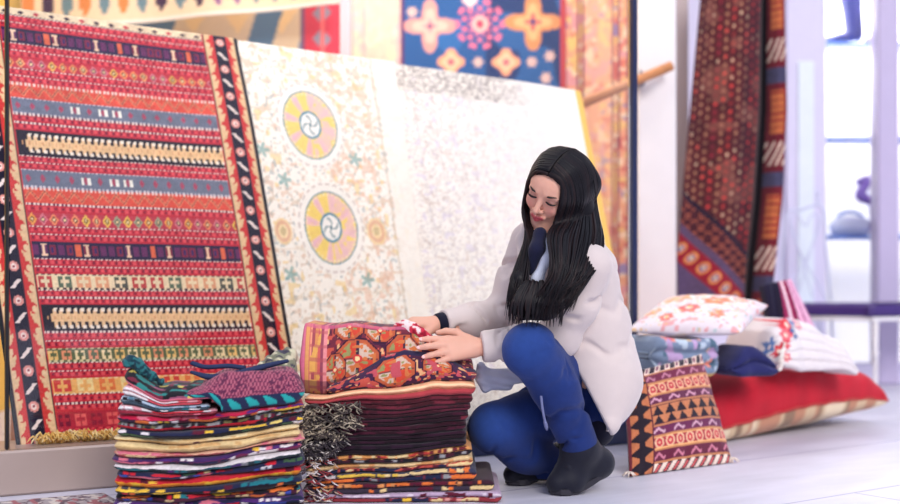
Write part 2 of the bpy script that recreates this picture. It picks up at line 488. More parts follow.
for (p, q) in ((.06, .05), (.94, .05), (.06, .95), (.94, .95)):
    o = A + e1 * p + e2 * q; mb = MB()
    mb.tube([o + [0, 0, .002], o + [0, 0, .03], o + [0, 0, .2], o + [0, 0, .215], o + [0, 0, .23], o + [0, 0, zb - .02]], [.02, .013, .014, .02, .014, .016], 10)
    mb.build('leg', M_WHITE, bn)

# ---- white wire chair with a heart scrolled back
M_WIRE = M_IRON
o = at(807, 300, 7.10); bx, by = o[0], o[1]
ch = thing('wire_chair', 'white wrought wire chair with heart scrolled back behind the bench', 'chair', (bx, by, 0))
W = 7.10 / FPX
def w(px, py, dy=0): return np.array([(px - 450) * W, by + dy, CAMH - (py - HOR) * W])
mb = MB()
mb.tube(catmull([w(779, 300), w(783, 250), w(787, 214), w(800, 210), w(822, 207), w(826, 250), w(831, 300)], 40), .008)
mb.tube(catmull([w(818, 206), w(818, 198), w(817, 190)], 8), [.008, .009, .012, .009, .006, .009, .011, .004], 8)
mb.build('back_frame', M_WIRE, ch)
mb = MB()
for s in (-1, 1):
    mb.tube(catmull([w(805, 262), w(805 + 10 * s, 240), w(805 + 15 * s, 222), w(805 + 8 * s, 214), w(805 + 1 * s, 226)], 24), .005)
    mb.tube(catmull([w(805, 262), w(805 + 12 * s, 282), w(805 + 22 * s, 300)], 16), .005)
    mb.tube(catmull([w(805 - 16 * s, 216), w(805 - 6 * s, 250), w(805 + 8 * s, 298)], 16), .004)
mb.build('heart_scroll', M_WIRE, ch)
mb = MB(); n = 24; aa = np.linspace(0, 2 * PI, n, endpoint=False)
sc_ = np.array([bx, by + .12, .445])
V = [sc_ + [.17 * math.cos(q), .12 * math.sin(q), .0] for q in aa] + [sc_ + [.17 * math.cos(q), .12 * math.sin(q), .018] for q in aa]
mb.add(V, [tuple(reversed(range(n))), tuple(range(n, 2 * n))] + [(k, (k + 1) % n, n + (k + 1) % n, n + k) for k in range(n)]); mb.build('seat', M_WIRE, ch, False)
for (dx, dy) in ((-.13, .19), (.13, .19), (-.14, 0), (.14, 0)):
    mb = MB(); mb.tube(catmull([(bx + dx, by + dy, .45), (bx + dx * 1.05, by + dy * 1.05, .25), (bx + dx * 1.3, by + dy * 1.1, .006)], 10), .009); mb.build('leg', M_WIRE, ch)
# ================================================================== LEANING AND HANGING RUGS
def wave(P, nrm, amp, fx, fy, seed):
    ny, nx = P.shape[:2]
    v, u = np.meshgrid(np.linspace(0, 1, ny), np.linspace(0, 1, nx), indexing='ij')
    return P + (vnoise(u * fx, v * fy, seed) - .5)[..., None] * 2 * amp * nrm

# ---- striped red kilim
TL, TR, BL, BR = at(-45, -2, 4.14), at(237, 38, 4.62), at(17, 449, 3.72), at(307, 430, 4.18)
NY, NX = 400, 250
P = bil(TL, TR, BL, BR, NY, NX)
nk = unit(np.cross(TR - TL, BL - TL)); nk = nk if nk[1] < 0 else -nk
P = wave(P, nk, .010, 3, 4, 3)
W_, H_ = np.linalg.norm((TR + BR - TL - BL) / 2), np.linalg.norm(BL - TL)
v, u = np.meshgrid(np.linspace(0, 1, NY), np.linspace(0, 1, NX), indexing='ij')
um, vm = u * W_, v * H_
# height along the rug of each band, read where the rug is seen at x = 130
ref = P[:, int(NX * .58)]; yy = proj(ref)[:, 1] ; vv = np.linspace(0, 1, NY)
def V_(y): return float(np.interp(y, yy + 0.0, vv))
yoff = 0
K = Paint(u.shape, (192, 48, 66))
x0, x1 = .128, W_ - .133                     # the striped field between the borders
xf = um - x0
def band(y0, y1): return V_(y0), V_(y1)
def rows(y0, y1):
    """red rows flanked by lines of white dots"""
    a, b = band(y0, y1); m = (v >= a) & (v < b); t = (v - a) / (b - a)
    n = max(1, round((y1 - y0) / 7))
    K.put(m, (196, 44, 60))
    ft = frac(t * n)
    K.put(m & (ft > .3) & (ft < .75) & (tri(xf / .024 + np.floor(t * n) * .5) < .45), (226, 84, 92))
    K.put(m & (ft > .38) & (ft < .68) & (tri(xf / .024 + .5 + np.floor(t * n) * .5) < .3), (128, 24, 52))
    K.put(m & ((ft < .17)) & (frac(xf / .0135) < .55), (238, 218, 206))
    K.put(m & ((ft < .17)) & (frac(xf / .0135) >= .55), (96, 28, 60))
def motif(y0, y1, base, cols, per, edge=None, lozenge=True):
    a, b = band(y0, y1); m = (v >= a) & (v < b); t = (v - a) / (b - a)
    K.put(m, base)
    k = np.floor(xf / per).astype(int); f = frac(xf / per); n = len(cols)
    for i, c in enumerate(cols):
        mk = m & ((k * 7 + k // 3) % n == i)
        if lozenge:
            r = np.abs(f - .5) * 2 + np.abs(t - .5) * 1.7
            K.put(mk & (r < .9), c); K.put(mk & (r < .5), tuple(int(q * .55) for q in c)); K.put(mk & (r < .25), (240, 214, 160))
        else:
            K.put(mk & (np.abs(f - .5) < .36) & (np.abs(t - .5) < .36), c)
            K.put(mk & (np.abs(f - .5) < .24) & (np.abs(t - .5) < .13), base); K.put(mk & (np.abs(f - .5) < .07) & (np.abs(t - .5) < .36), base)
    if edge:
        K.put(m & ((t < .12) | (t > .88)) & (frac(xf / .02) < .55), edge)
def zigzag(y0, y1):
    a, b = band(y0, y1); m = (v >= a) & (v < b); t = (v - a) / (b - a)
    K.put(m, (222, 84, 66))
    z = tri(xf / .046)
    K.put(m & (np.abs(t - .2 - .6 * z) < .13), (240, 150, 110)); K.put(m & (np.abs(t - .2 - .6 * z) < .05), (150, 44, 52))
    K.put(m & (t < .14) & (frac(xf / .0135) < .5), (236, 212, 200))
def grey(y0, y1):
    a, b = band(y0, y1); m = (v >= a) & (v < b); t = (v - a) / (b - a)
    K.put(m, (112, 120, 138)); K.mottle(um, vm, 60, .08, 4)
    f = frac(xf / .046); k = np.floor(xf / .046)
    K.put(m & (np.abs(f - .5) * 2.2 + np.abs(t - .5) * 1.6 < .42), (172, 74, 98))
    K.put(m & (_hash(k, k * 0, 12) > .82) & (np.abs(np.abs(f - .5) - .24) < .11) & (np.abs(t - .5) < .2), (240, 238, 226))
    K.put(m & ((t < .09) | (t > .91)) & (frac(xf / .0135) < .5), (220, 210, 214))
def comb(y0, y1):
    """black band with two rows of cream teeth along a cream spine"""
    a, b = band(y0, y1); m = (v >= a) & (v < b); t = (v - a) / (b - a)
    K.put(m, (32, 26, 40))
    f = frac((xf - .012) / .0215 + np.where(t < .5, .3 * (t - .2), .3 * (.8 - t)))
    core = np.abs(t - .5) < .15
    K.put(m & core & (xf > .03), (232, 190, 138))
    K.put(m & (np.abs(t - .5) < .36) & (np.abs(f - .5) < .27) & (xf > .03), (236, 198, 150))
    K.put(m & (np.abs(np.abs(t - .5) - .33) < .06) & (np.abs(f - .62) < .24) & (xf > .03), (244, 232, 214))
    K.put(m & (np.abs(t - .5) < .07) & (np.abs(f - .5) < .12), (214, 160, 112))
def navy(y0, y1):
    a, b = band(y0, y1); m = (v >= a) & (v < b); t = (v - a) / (b - a)
    K.put(m, (40, 30, 64))
    per = .027; k = np.floor(xf / per); f = frac(xf / per); h = _hash(k, 0 * k, 31)
    K.put(m & (h < .6) & (np.abs(f - .5) < .38) & (np.abs(t - .5) < .3), (130, 36, 66)); K.put(m & (h < .6) & (np.abs(f - .5) < .14) & (np.abs(t - .5) < .18), (48, 36, 96))
    K.put(m & (h > .6) & (h < .9) & (np.abs(f - .5) < .36) & (np.abs(t - .5) < .28), (104, 44, 92))
    K.put(m & (np.mod(k, 5) == 1) & (np.abs(f - .5) < .15 + .16 * (np.abs(t - .5) > .26)) & (np.abs(t - .5) < .36), (240, 204, 170))
    K.put(m & (np.mod(k, 9) == 5) & (np.abs(f - .5) < .3) & (np.abs(t - .5) < .36), (224, 106, 72))
a, b = band(0, 17)
K.put(v < V_(31), (236, 214, 178))
m = v < V_(31); t = v / V_(31)
K.put(m & (np.abs(frac(xf / .05) - .5) * 2 + np.abs(t - .55) * 2 < .5) & (np.mod(np.floor(xf / .05), 3) != 2), (60, 40, 60)); K.put(m & (np.abs(frac(xf / .05) - .5) * 2 + np.abs(t - .55) * 2 < .5) & (np.mod(np.floor(xf / .05), 3) == 2), (200, 70, 80))
K.put(m & (t > .86) & (frac(xf / .0135) < .5), (60, 26, 50))
rows(31, 43); navy(43, 57); rows(57, 71)
motif(71, 81, (196, 60, 70), [(236, 140, 90), (226, 170, 90), (210, 120, 130), (238, 160, 110)], .034); rows(81, 95)
zigzag(95, 109); grey(109, 124); rows(124, 140); comb(140, 163); rows(163, 176); grey(176, 193); zigzag(193, 208); rows(208, 217)
motif(217, 229, (190, 62, 76), [(238, 160, 80), (236, 190, 90), (216, 120, 130), (160, 160, 130), (238, 140, 100)], .034); rows(229, 244)
navy(244, 260); rows(260, 275)
motif(275, 290, (236, 216, 176), [(196, 70, 70), (80, 84, 76), (226, 160, 120), (90, 110, 90)], .06, (70, 50, 60), False); rows(290, 305)
comb(305, 330); rows(330, 346)
motif(346, 359, (92, 104, 74), [(236, 196, 120), (230, 150, 110), (240, 220, 170)], .042, (216, 206, 160), False); rows(359, 374)
motif(374, 389, (236, 178, 104), [(208, 70, 62), (240, 214, 150), (226, 120, 70)], .07, (246, 220, 170), False); rows(389, 405)
motif(405, 421, (176, 40, 60), [(120, 24, 50), (226, 96, 96), (140, 30, 56)], .05, None, False); rows(421, 470)
# side borders: (outer edge) scroll | navy with rosettes | scroll
def scroll(m, s, vmm, flip):
    K.put(m, (228, 192, 146)); per = .07
    f = frac(vmm / per + .0); q = s if flip else 1 - s
    K.put(m & (q < .34 + .10 * np.sin(2 * PI * f)), (206, 58, 56))
    K.put(m & (((f - .55) / .28) ** 2 + ((q - .52) / .3) ** 2 < 1), (206, 58, 56)); K.put(m & (((f - .62) / .17) ** 2 + ((q - .64) / .2) ** 2 < 1), (232, 200, 156))
    K.put(m & (s < .06) | m & (s > .94), (60, 36, 50))
def border(d):
    """d: metres in from the outer edge"""
    K.put(d < .132, (206, 60, 58))
    K.put(d < .010, (34, 40, 44))
    m = (d >= .010) & (d < .046); scroll(m, (d - .01) / .036, vm, False)
    m = (d >= .046) & (d < .088); K.put(m, (28, 24, 44)); s = (d - .046) / .042; f = frac(vm / .115); 
    r = np.hypot((s - .5) * 1.0, (f - .25) * 2.4); K.put(m & (r < .36), (226, 150, 140)); K.put(m & (r < .2), (244, 226, 214)); K.put(m & (r < .09), (150, 40, 60))
    K.put(m & (np.abs(s - .5 + (f - .75) * 2.2) < .16) & (np.abs(f - .75) < .14), (238, 222, 214))
    m = (d >= .088) & (d < .128); scroll(m, (d - .088) / .04, vm, True)
border(W_ - um); border(um)
K.mottle(um, vm, 220, .10, 9); K.mottle(um, vm, 9, .06, 5)
kt = thing('striped_kilim', 'large red striped kilim with dark scroll borders leaning in the window at the left', 'rug', (BL + BR) / 2)
slab('woven_field', P, K.c, M_RUG, .006, kt)
# yellow wool fringe lying on the sill
def fringe(name, starts, ends, mid, r, mat, parent, cols, seed, n=5):
    rnd = random.Random(seed); mb = MB()
    for a, b, c in zip(starts, ends, mid):
        mb.tube(catmull([a, c, b], n), [r, r * 1.15, r, r * .8, r * .4][:n], 5, rnd.choice(cols))
    return mb.build(name, mat, parent)
S, E, Mi = [], [], []
rnd = random.Random(4)
for i in range(240):
    f = .06 + .5 * rnd.random(); b = BL * (1 - f) + BR * f
    s = b + np.array([0, 0, .016 * rnd.random()]) + WNOR * .012
    e = s + WNOR * (.012 + .03 * rnd.random()) + WDIR * rnd.uniform(-.05, .05); e[2] = .136 + .012 * rnd.random()
    S.append(s); E.append(e); Mi.append((s + e) / 2 + np.array([0, 0, .012 + .02 * rnd.random()]))
fringe('fringe', S, E, Mi, .0032, M_FRINGE, kt, [(236, 196, 112), (244, 214, 140), (222, 176, 92), (246, 226, 176)], 8)

# ---- ivory embroidered hanging with two medallions
T1, B1 = at(395, 61, 5.0), at(447, 442, 4.47)
TL2, BL2 = at(238, 39, 4.64), at(306, 470, 4.2)
NY, NX = 340, 200
P = bil(TL2, T1, BL2, B1, NY, NX); n2 = unit(np.cross(T1 - TL2, BL2 - TL2)); n2 = n2 if n2[1] < 0 else -n2
P = wave(P, n2, .012, 3, 3, 14)
W_, H_ = np.linalg.norm(T1 - TL2), np.linalg.norm(BL2 - TL2)
v, u = np.meshgrid(np.linspace(0, 1, NY), np.linspace(0, 1, NX), indexing='ij'); um, vm = u * W_, v * H_
K = Paint(u.shape, (255, 250, 238))
fl = vnoise(um * 75, vm * 75, 21); f2 = vnoise(um * 50, vm * 50, 22); f3 = vnoise(um * 90, vm * 90, 25)
K.put(fl > .74, (216, 194, 170), .62); K.put((f2 > .76), (228, 194, 164), .6); K.put(f3 > .8, (166, 178, 178), .6); K.put((vnoise(um * 34, vm * 34, 29) > .82), (246, 212, 124), .6)
K.put((u > .45) & (u < .78) & (vnoise(um * 60, vm * 60, 33) > .62), (236, 186, 150), .5)
# vine scrolls
K.put((np.abs(np.sin(um * 26 + 2.2 * np.sin(vm * 19)) * np.cos(vm * 17)) < .035), (226, 208, 180), .5)
def medallion(px, py, R, full=True):
    a, b = locate(P, px, py); dx, dy = um - a * W_, (vm - b * H_) / 1.27
    r = np.hypot(dx, dy) / R; th = np.arctan2(dy, dx)
    if not full:
        K.put(r < 1, (246, 214, 150), .75); K.put((r < .8) & (r > .55), (226, 160, 140), .6); K.put(r < .3, (190, 170, 120), .6); return
    K.put(r < 1.3, (252, 248, 238)); K.put((np.abs(r - 1.24) < .035) & (frac(th * 14 / PI) < .6), (206, 190, 180), .7)
    K.put(r < 1.03, (120, 158, 168)); K.put(r < .985, (248, 218, 122))
    K.put((r < .98) & (tri(th * 4 / PI + .2) < .42 - .16 * np.abs(r - .7)), (244, 204, 184)); K.put((r < .93) & (r > .46) & (tri(th * 4 / PI + .2) < .22) & (r > .55), (238, 190, 204))
    K.put((r < .85) & (tri(th * 8 / PI) < .10) & (r > .5), (244, 200, 130), .6); K.put((r < .98) & (r > .46) & (dx > 0) & (vnoise(um * 50, vm * 50, 71) > .42), (242, 200, 198), .8)
    K.put((np.abs(r - .93) < .03) & (frac(th * 18 / PI) < .5), (250, 232, 180))
    K.put(r < .42, (86, 146, 168)); K.put(r < .345, (250, 248, 240))
    K.put((r < .3) & (np.abs(frac(th * 2 / PI + r * 2.4) - .5) < .14), (90, 130, 140), .8)
    K.put(r < .06, (90, 130, 140))
medallion(310, 125, .112); medallion(331, 228, .112); medallion(283, 231, .04, False); medallion(377, 231, .045, False)
for (px, py) in ((291, 275), (368, 280), (355, 160), (262, 150), (284, 180)):
    a, b = locate(P, px, py); dx, dy = um - a * W_, vm - b * H_; r = np.hypot(dx, dy); th = np.arctan2(dy, dx)
    K.put(r < .022 * (1 + .5 * np.cos(5 * th)), (110, 170, 166), .7)
K.put(um > W_ - .10, (254, 248, 236), .85)          # plain pale end
K.put((um > W_ - .115) & (um < W_ - .105), (214, 196, 170), .5)
K.mottle(um, vm, 160, .03, 9)
tag(slab('embroidered_hanging', P, K.c, M_COTTON, .005), 'ivory embroidered hanging with two yellow and pink round medallions', 'textile')

# ---- pale rug with dense grey tracery and a yellow selvedge
TR3, BR3 = at(581, 91, 5.39), at(652, 440, 4.98)
TL3, BL3 = at(389, 62, 5.03), at(441, 446, 4.50)
NX = 190
P = bil(TL3, TR3, BL3, BR3, NY, NX); P = wave(P, n2, .012, 3, 3, 15)
W_, H_ = np.linalg.norm(TR3 - TL3), np.linalg.norm(BL3 - TL3)
v, u = np.meshgrid(np.linspace(0, 1, NY), np.linspace(0, 1, NX), indexing='ij'); um, vm = u * W_, v * H_
K = Paint(u.shape, (254, 249, 240))
dens = np.clip(1.25 - u * 1.5, .0, 1)
a1 = vnoise(um * 95, vm * 95, 41); a2 = vnoise(um * 70, vm * 70, 42)
K.put(np.abs(a1 - .5) < .08, (180, 172, 176), .48 * dens); K.put(np.abs(a2 - .5) < .05, (200, 176, 160), .5 * dens); K.put(vnoise(um * 50, vm * 50, 45) > .8, (216, 206, 228), .5 * dens)
K.put((v < .075), (226, 218, 204), .45 * (1 - smooth01((u - .4) / .4))); K.put((v < .075) & (np.abs(a1 - .5) < .12), (130, 118, 114), .65 * (1 - smooth01((u - .45) / .35)))
K.put(np.abs(frac(um / .085) - .5) > .47, (206, 196, 196), .35 * dens)
K.put(um > W_ - .030, (246, 198, 92))
K.mottle(um, vm, 160, .03, 9)
tag(slab('traced_rug', P, K.c, M_COTTON, .006), 'pale rug with grey tracery and yellow edge leaning behind the crouching woman', 'rug')

# ---- rail the rugs lean on: wooden pole tied to the pillar
rl = thing('wooden_rail', 'orange brown wooden rail running from the pale rug to the white pillar', 'rail', at(625, 83, 5.6))
mb = MB(); mb.tube([at(576, 106, 5.5), at(671, 66, 5.66)], .0225, 14); mb.build('pole', M_WOOD, rl)
mb = MB(); mb.box(at(641, 79, 5.63) + np.array([0, .035, -.005]), (.035, .10, .05), 0, .004); mb.tube([at(641, 86, 5.60), at(641, 70, 5.60)], .006, 8); mb.build('bracket', M_METAL, rl, False)

# the rack inside the window that carries the leaning rugs
rk = thing('leaning_rack', 'wooden rack behind the leaning rugs that holds their upper edges', 'rack', (-.4, 5.0, 0))
a, b_ = at(-40, 2, 4.19) + np.array([0, .09, -.05]), at(556, 93, 5.40) + np.array([0, .09, -.05])
mb = MB(); mb.tube([a, b_], .02, 10); mb.build('top_rail', M_WOOD, rk)
for f in (.08, .5, .93):
    q = a * (1 - f) + b_ * f; mb = MB(); mb.tube([q, [q[0] - .12, q[1] + .2, .005]], .018, 8); mb.build('leg', M_WOOD, rk)

# ---- medallion carpet hung at the back of the shop
Y0 = 6.55
P = bil(at(349, -60, Y0), at(632, -60, Y0), at(349, 396, Y0), at(632, 396, Y0), 330, 240)
ny, nx = P.shape[:2]; v, u = np.meshgrid(np.linspace(0, 1, ny), np.linspace(0, 1, nx), indexing='ij')
P[..., 1] += .012 * np.sin(u * 31) * (.3 + v)
X, Z = proj(P)[..., 0], proj(P)[..., 1]              # carpet coordinates in 5.2 mm units
K = Paint(u.shape, (232, 160, 122))
nz = vnoise(X / 7, Z / 7, 51); n3 = vnoise(X / 5, Z / 5, 52); n4 = vnoise(X / 9, Z / 9, 57)
for c, th, q in (((214, 110, 90), .68, nz), ((244, 214, 176), .72, n3), ((150, 130, 170), .86, nz[::-1]), ((236, 190, 110), .7, n3[:, ::-1]), ((220, 150, 150), .76, n4)): K.put(q > th, c)
for e in (352, 364, 398, 565, 578, 583, 613, 618, 628): K.put(np.abs(X - e) < 1.2, (120, 50, 66))
K.put(X < 401, (242, 216, 214), .5); K.put(((X > 366) & (X < 396)) | ((X > 585) & (X < 612)), (244, 200, 168), .35)
fld = (X > 402) & (X < 562)
K.put(fld, (34, 82, 140)); K.put(fld & (X > 486), (26, 42, 88), .85); K.put(fld & (vnoise(X / 30, Z / 30, 53) > .6), (46, 110, 176), .5)  # brighter blue at left paints in sky reflected by the glass
def star(cx, cy, R, c1, c2, c3, n=4, sh=.45):
    dx, dy = X - cx, Z - cy; r = np.hypot(dx, dy) / R; th = np.arctan2(dy, dx)
    k = sh + (1 - sh) * np.abs(np.cos(n / 2 * th)) ** 2.2
    K.put(fld & (r < k), c1); K.put(fld & (r < k * .66), c2); K.put(fld & (r < k * .3), c3); K.put(fld & (r < .1), (60, 60, 110))
def rosette(cx, cy):
    dx, dy = X - cx, Z - cy; r = np.hypot(dx, dy); th = np.arctan2(dy, dx)
    K.put(fld & (r < 26) & (r > 7) & (np.abs(frac(r / 6.5) - .5) < .36) & (tri(th * 5 / PI + np.floor(r / 6.5) * .5) < .5), (226, 110, 140)); K.put(fld & (r < 8), (240, 180, 170)); K.put(fld & (r < 4), (200, 60, 90))
for cy in (22, 140, 258, -96):
    star(430, cy + 4, 27, (214, 150, 140), (226, 180, 164), (226, 150, 150)); star(533, cy, 29, (206, 136, 84), (222, 170, 116), (206, 96, 90)); rosette(480, cy + 2)
    for q in (451, 506): star(q, cy + 40, 14, (232, 160, 120), (238, 186, 150), (206, 110, 110), 4, .7)
    star(470, cy - 22, 8, (240, 190, 190), (250, 220, 220), (220, 140, 150), 4, .7)
    for (q, w_) in ((550, 34), (412, -10), (478, 40), (532, 40), (546, 56), (418, 60)): star(q, cy + w_, 6, (216, 176, 160), (222, 196, 186), (230, 150, 150), 6, .6)
K.put(np.abs(X - 402) < 2, (90, 40, 90)); K.put(np.abs(X - 563) < 2, (190, 60, 60))
tag(slab('hanging_carpet', P, K.c, M_RUG, .008), 'blue carpet of star flowers with orange floral borders hanging in the shop', 'carpet')
# dark window beside the pillar, at the edge of the carpet
mb = MB(); mb.box((at(640, HOR, 6.62)[0], 6.66, 1.4), (.1, .03, 2.8), 0, .003); struct(mb.build('trim_3', M_NAVY, smooth=False))

# ---- two hangings behind the kilim
def hang(name, q, Y, ny, nx, fn, label, cat='rug'):
    P = bil(at(*q[0], Y), at(*q[1], Y), at(*q[2], Y), at(*q[3], Y), ny, nx)
    v, u = np.meshgrid(np.linspace(0, 1, ny), np.linspace(0, 1, nx), indexing='ij')
    P[..., 1] += .015 * np.sin(u * 17 + 1)
    K = fn(u, v, proj(P)[..., 0], proj(P)[..., 1]); return tag(slab(name, P, K.c, M_RUG, .006), label, cat)
def creamy(u, v, X, Z):
    K = Paint(u.shape, (246, 220, 184)); k = np.floor(X / 19); f = frac(X / 19); h = _hash(k, 0 * k, 61)
    e = (1 - v) * 130                                # distance up from the lower edge
    for lo, hi, c in ((0, .3, (70, 44, 70)), (.3, .5, (150, 96, 150)), (.5, .75, (226, 140, 70)), (.75, 1, (110, 140, 150))):
        m = (h >= lo) & (h < hi); K.put(m & (e > 20) & (np.abs(f - .5) < .3), c); K.put(m & (e > 12) & (e <= 20) & (np.abs(f - .5) < .09 + .012 * (e - 12)), c)
    K.put((e > 42), (236, 180, 110), .6); K.put(e < 5, (250, 240, 226)); return K
hang('cream_hanging', ((20, -90), (342, -90), (20, 34), (342, 4)), 5.95, 90, 160, creamy, 'cream hanging with coloured drop motifs high behind the striped kilim')
def patches(u, v, X, Z):
    K = Paint(u.shape, (140, 164, 190)); k = np.floor((X + .3 * Z) / 26); h = _hash(k, 0 * k, 77)
    K.put(h > .72, (226, 206, 176)); K.put(tri((X) / 44 + .1) + .03 * (Z - 20) < .42, (244, 214, 160)); K.put((h < .3), (96, 128, 158))
    K.put(X > 304, (220, 64, 84)); K.put((X > 304) & (np.abs(X - 322) + np.abs(frac(Z / 26) - .5) * 26 < 10), (150, 150, 170)); K.put(np.abs(X - 322) < 2, (246, 120, 120)); K.put(np.abs(X - 302) < 2, (120, 90, 130)); return K
hang('patchwork_hanging', ((20, -60), (342, -60), (20, 140), (342, 140)), 6.15, 90, 160, patches, 'grey blue and red patchwork hanging below the cream hanging')

# ---- dark red rug hanging between the pillar and the next shop
rows_ = []
ny, nx = 260, 190
for j in range(ny):
    y = -30 + 345 * j / (ny - 1)
    xl = np.interp(y, [-30, 0, 100, 200, 262, 315], [704, 702, 693, 684, 679, 681]); xr = np.interp(y, [-30, 40, 110, 200, 262, 315], [784, 785, 786, 781, 774, 768])
    s = np.linspace(0, 1, nx); x = xl + (xr - xl) * s
    Yd = 6.0 + .03 * np.sin(s * 9 + y * .004) + .055 * np.exp(-((s - .80) / .05) ** 2) - .03 * smooth01((s - .84) / .1)
    rows_.append(np.stack([(x - 450) / FPX * 5.98, Yd, np.full(nx, CAMH - (y - HOR) / FPX * 5.98)], -1))
P = np.array(rows_); X, Z = proj(P)[..., 0], (np.linspace(-30, 315, ny)[:, None] + 0 * P[..., 0])
v, u = np.meshgrid(np.linspace(0, 1, ny), np.linspace(0, 1, nx), indexing='ij')
K = Paint(u.shape, (92, 40, 44)); S_ = u * 84
cx = 6.2; cy = 8.6; k = np.floor(S_ / cx); f = frac(S_ / cx); g = frac(Z / cy + .5 * np.mod(k, 2)); kk = np.floor(Z / cy + .5 * np.mod(k, 2)); h = _hash(k, kk, 83); hc = _hash(k, 0 * k, 85)
r = np.abs(f - .5) * 2 + np.abs(g - .5) * 2
K.put(r < .85, (46, 28, 44)); K.put((r < .62) & (hc < .45), (178, 58, 56)); K.put((r < .62) & (hc >= .45) & (hc < .75), (168, 116, 92)); K.put((r < .62) & (hc >= .75), (150, 46, 60)); K.put((r < .5) & (h > .86), (206, 176, 146)); K.put((vnoise(S_ / 8, Z / 9, 91) > .62), (60, 30, 40), .45); K.put((vnoise(S_ / 12, Z / 14, 93) > .66), (150, 96, 84), .4); K.put((r < .5) & (h < .16), (216, 70, 66))
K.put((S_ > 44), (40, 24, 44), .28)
# corner turned at the lower left with its diagonal border
dg = (Z - 229) - (S_ - 2) * 1.0 * 1.0 + 0
low = dg > -34
K.put(low, (74, 36, 46)); rr = np.abs(frac((S_ + Z) / 12) - .5) * 2 + np.abs(frac((S_ - Z) / 12) - .5) * 2
K.put(low & (rr < .8), (176, 96, 74)); K.put(low & (rr < .45), (40, 26, 50))
K.put(np.abs(dg + 34) < 3, (40, 30, 50)); K.put(np.abs(dg) < 5, (92, 74, 104))
b2 = (dg > 5) & (dg < 34); K.put(b2, (150, 36, 52)); rr = np.hypot(frac((S_ + Z) / 20) - .5, (dg - 19) / 28)
K.put(b2 & (rr < .34), (226, 150, 90)); K.put(b2 & (rr < .2), (70, 70, 150)); K.put(b2 & (rr < .1), (240, 220, 170)); K.put(dg > 34, (92, 76, 110))
K.put((u > .75) & (u < .84), (26, 16, 26));  # near-black band paints the shade inside the deep fold
st = u >= .84; K.put(st, (110, 32, 46)); q = frac(Z / 105 + .15)
K.put(st & (q < .42) & (u > .87) & (u < .98), (190, 108, 66)); K.put(st & (q < .42) & (u > .87) & (frac(Z / 7) < .3), (150, 50, 50)); K.put(st & (q > .5) & (q < .72) & (np.abs(frac((Z + S_ * 3) / 14) - .5) < .2), (226, 206, 190)); K.put(st & (q > .78) & (q < .93), (70, 70, 100))
K.mottle(S_, Z, .6, .2, 8)
hr = thing('dark_red_rug', 'dark red rug hanging in folds beside the white pillar', 'rug', (P[0, nx // 2]))
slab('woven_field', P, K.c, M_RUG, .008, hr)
mb = MB(); mb.tube([P[0, 0] + [-.05, .02, .0], P[0, -1] + [.05, .02, .0]], .014, 10); mb.build('hanging_rod', M_METAL, hr)
# ---- speckled mat on the ground before the sill
ny, nx = 60, 120
P = bil(front(-.25, .16, .008), front(.30, .16, .008), front(-.25, .56, .008), front(.30, .56, .008), ny, nx)
v, u = np.meshgrid(np.linspace(0, 1, ny), np.linspace(0, 1, nx), indexing='ij'); um, vm = u * .85, v * .38
K = Paint(u.shape, (176, 164, 168)); q = vnoise(um * 60, vm * 60, 5); K.put(q > .6, (96, 66, 84)); K.put(vnoise(um * 45, vm * 45, 6) > .68, (226, 214, 206)); K.put(vnoise(um * 30, vm * 30, 7) > .76, (170, 90, 100))
tag(slab('speckled_mat', P, K.c, M_RUG, .006), 'grey and plum speckled mat on the ground below the sill', 'mat')
# ================================================================== STACKS OF FOLDED TEXTILES
class Frame:
    def __init__(s, o, deg):
        a = math.radians(deg); s.o = np.asarray(o, float)
        s.e = np.array([math.cos(a), math.sin(a), 0]); s.d = np.array([-math.sin(a), math.cos(a), 0])
    def w(s, a, b, z):
        a, b, z = np.broadcast_arrays(np.asarray(a, float), np.asarray(b, float), np.asarray(z, float))
        return s.o + a[..., None] * s.e + b[..., None] * s.d + z[..., None] * np.array([0, 0, 1.0])

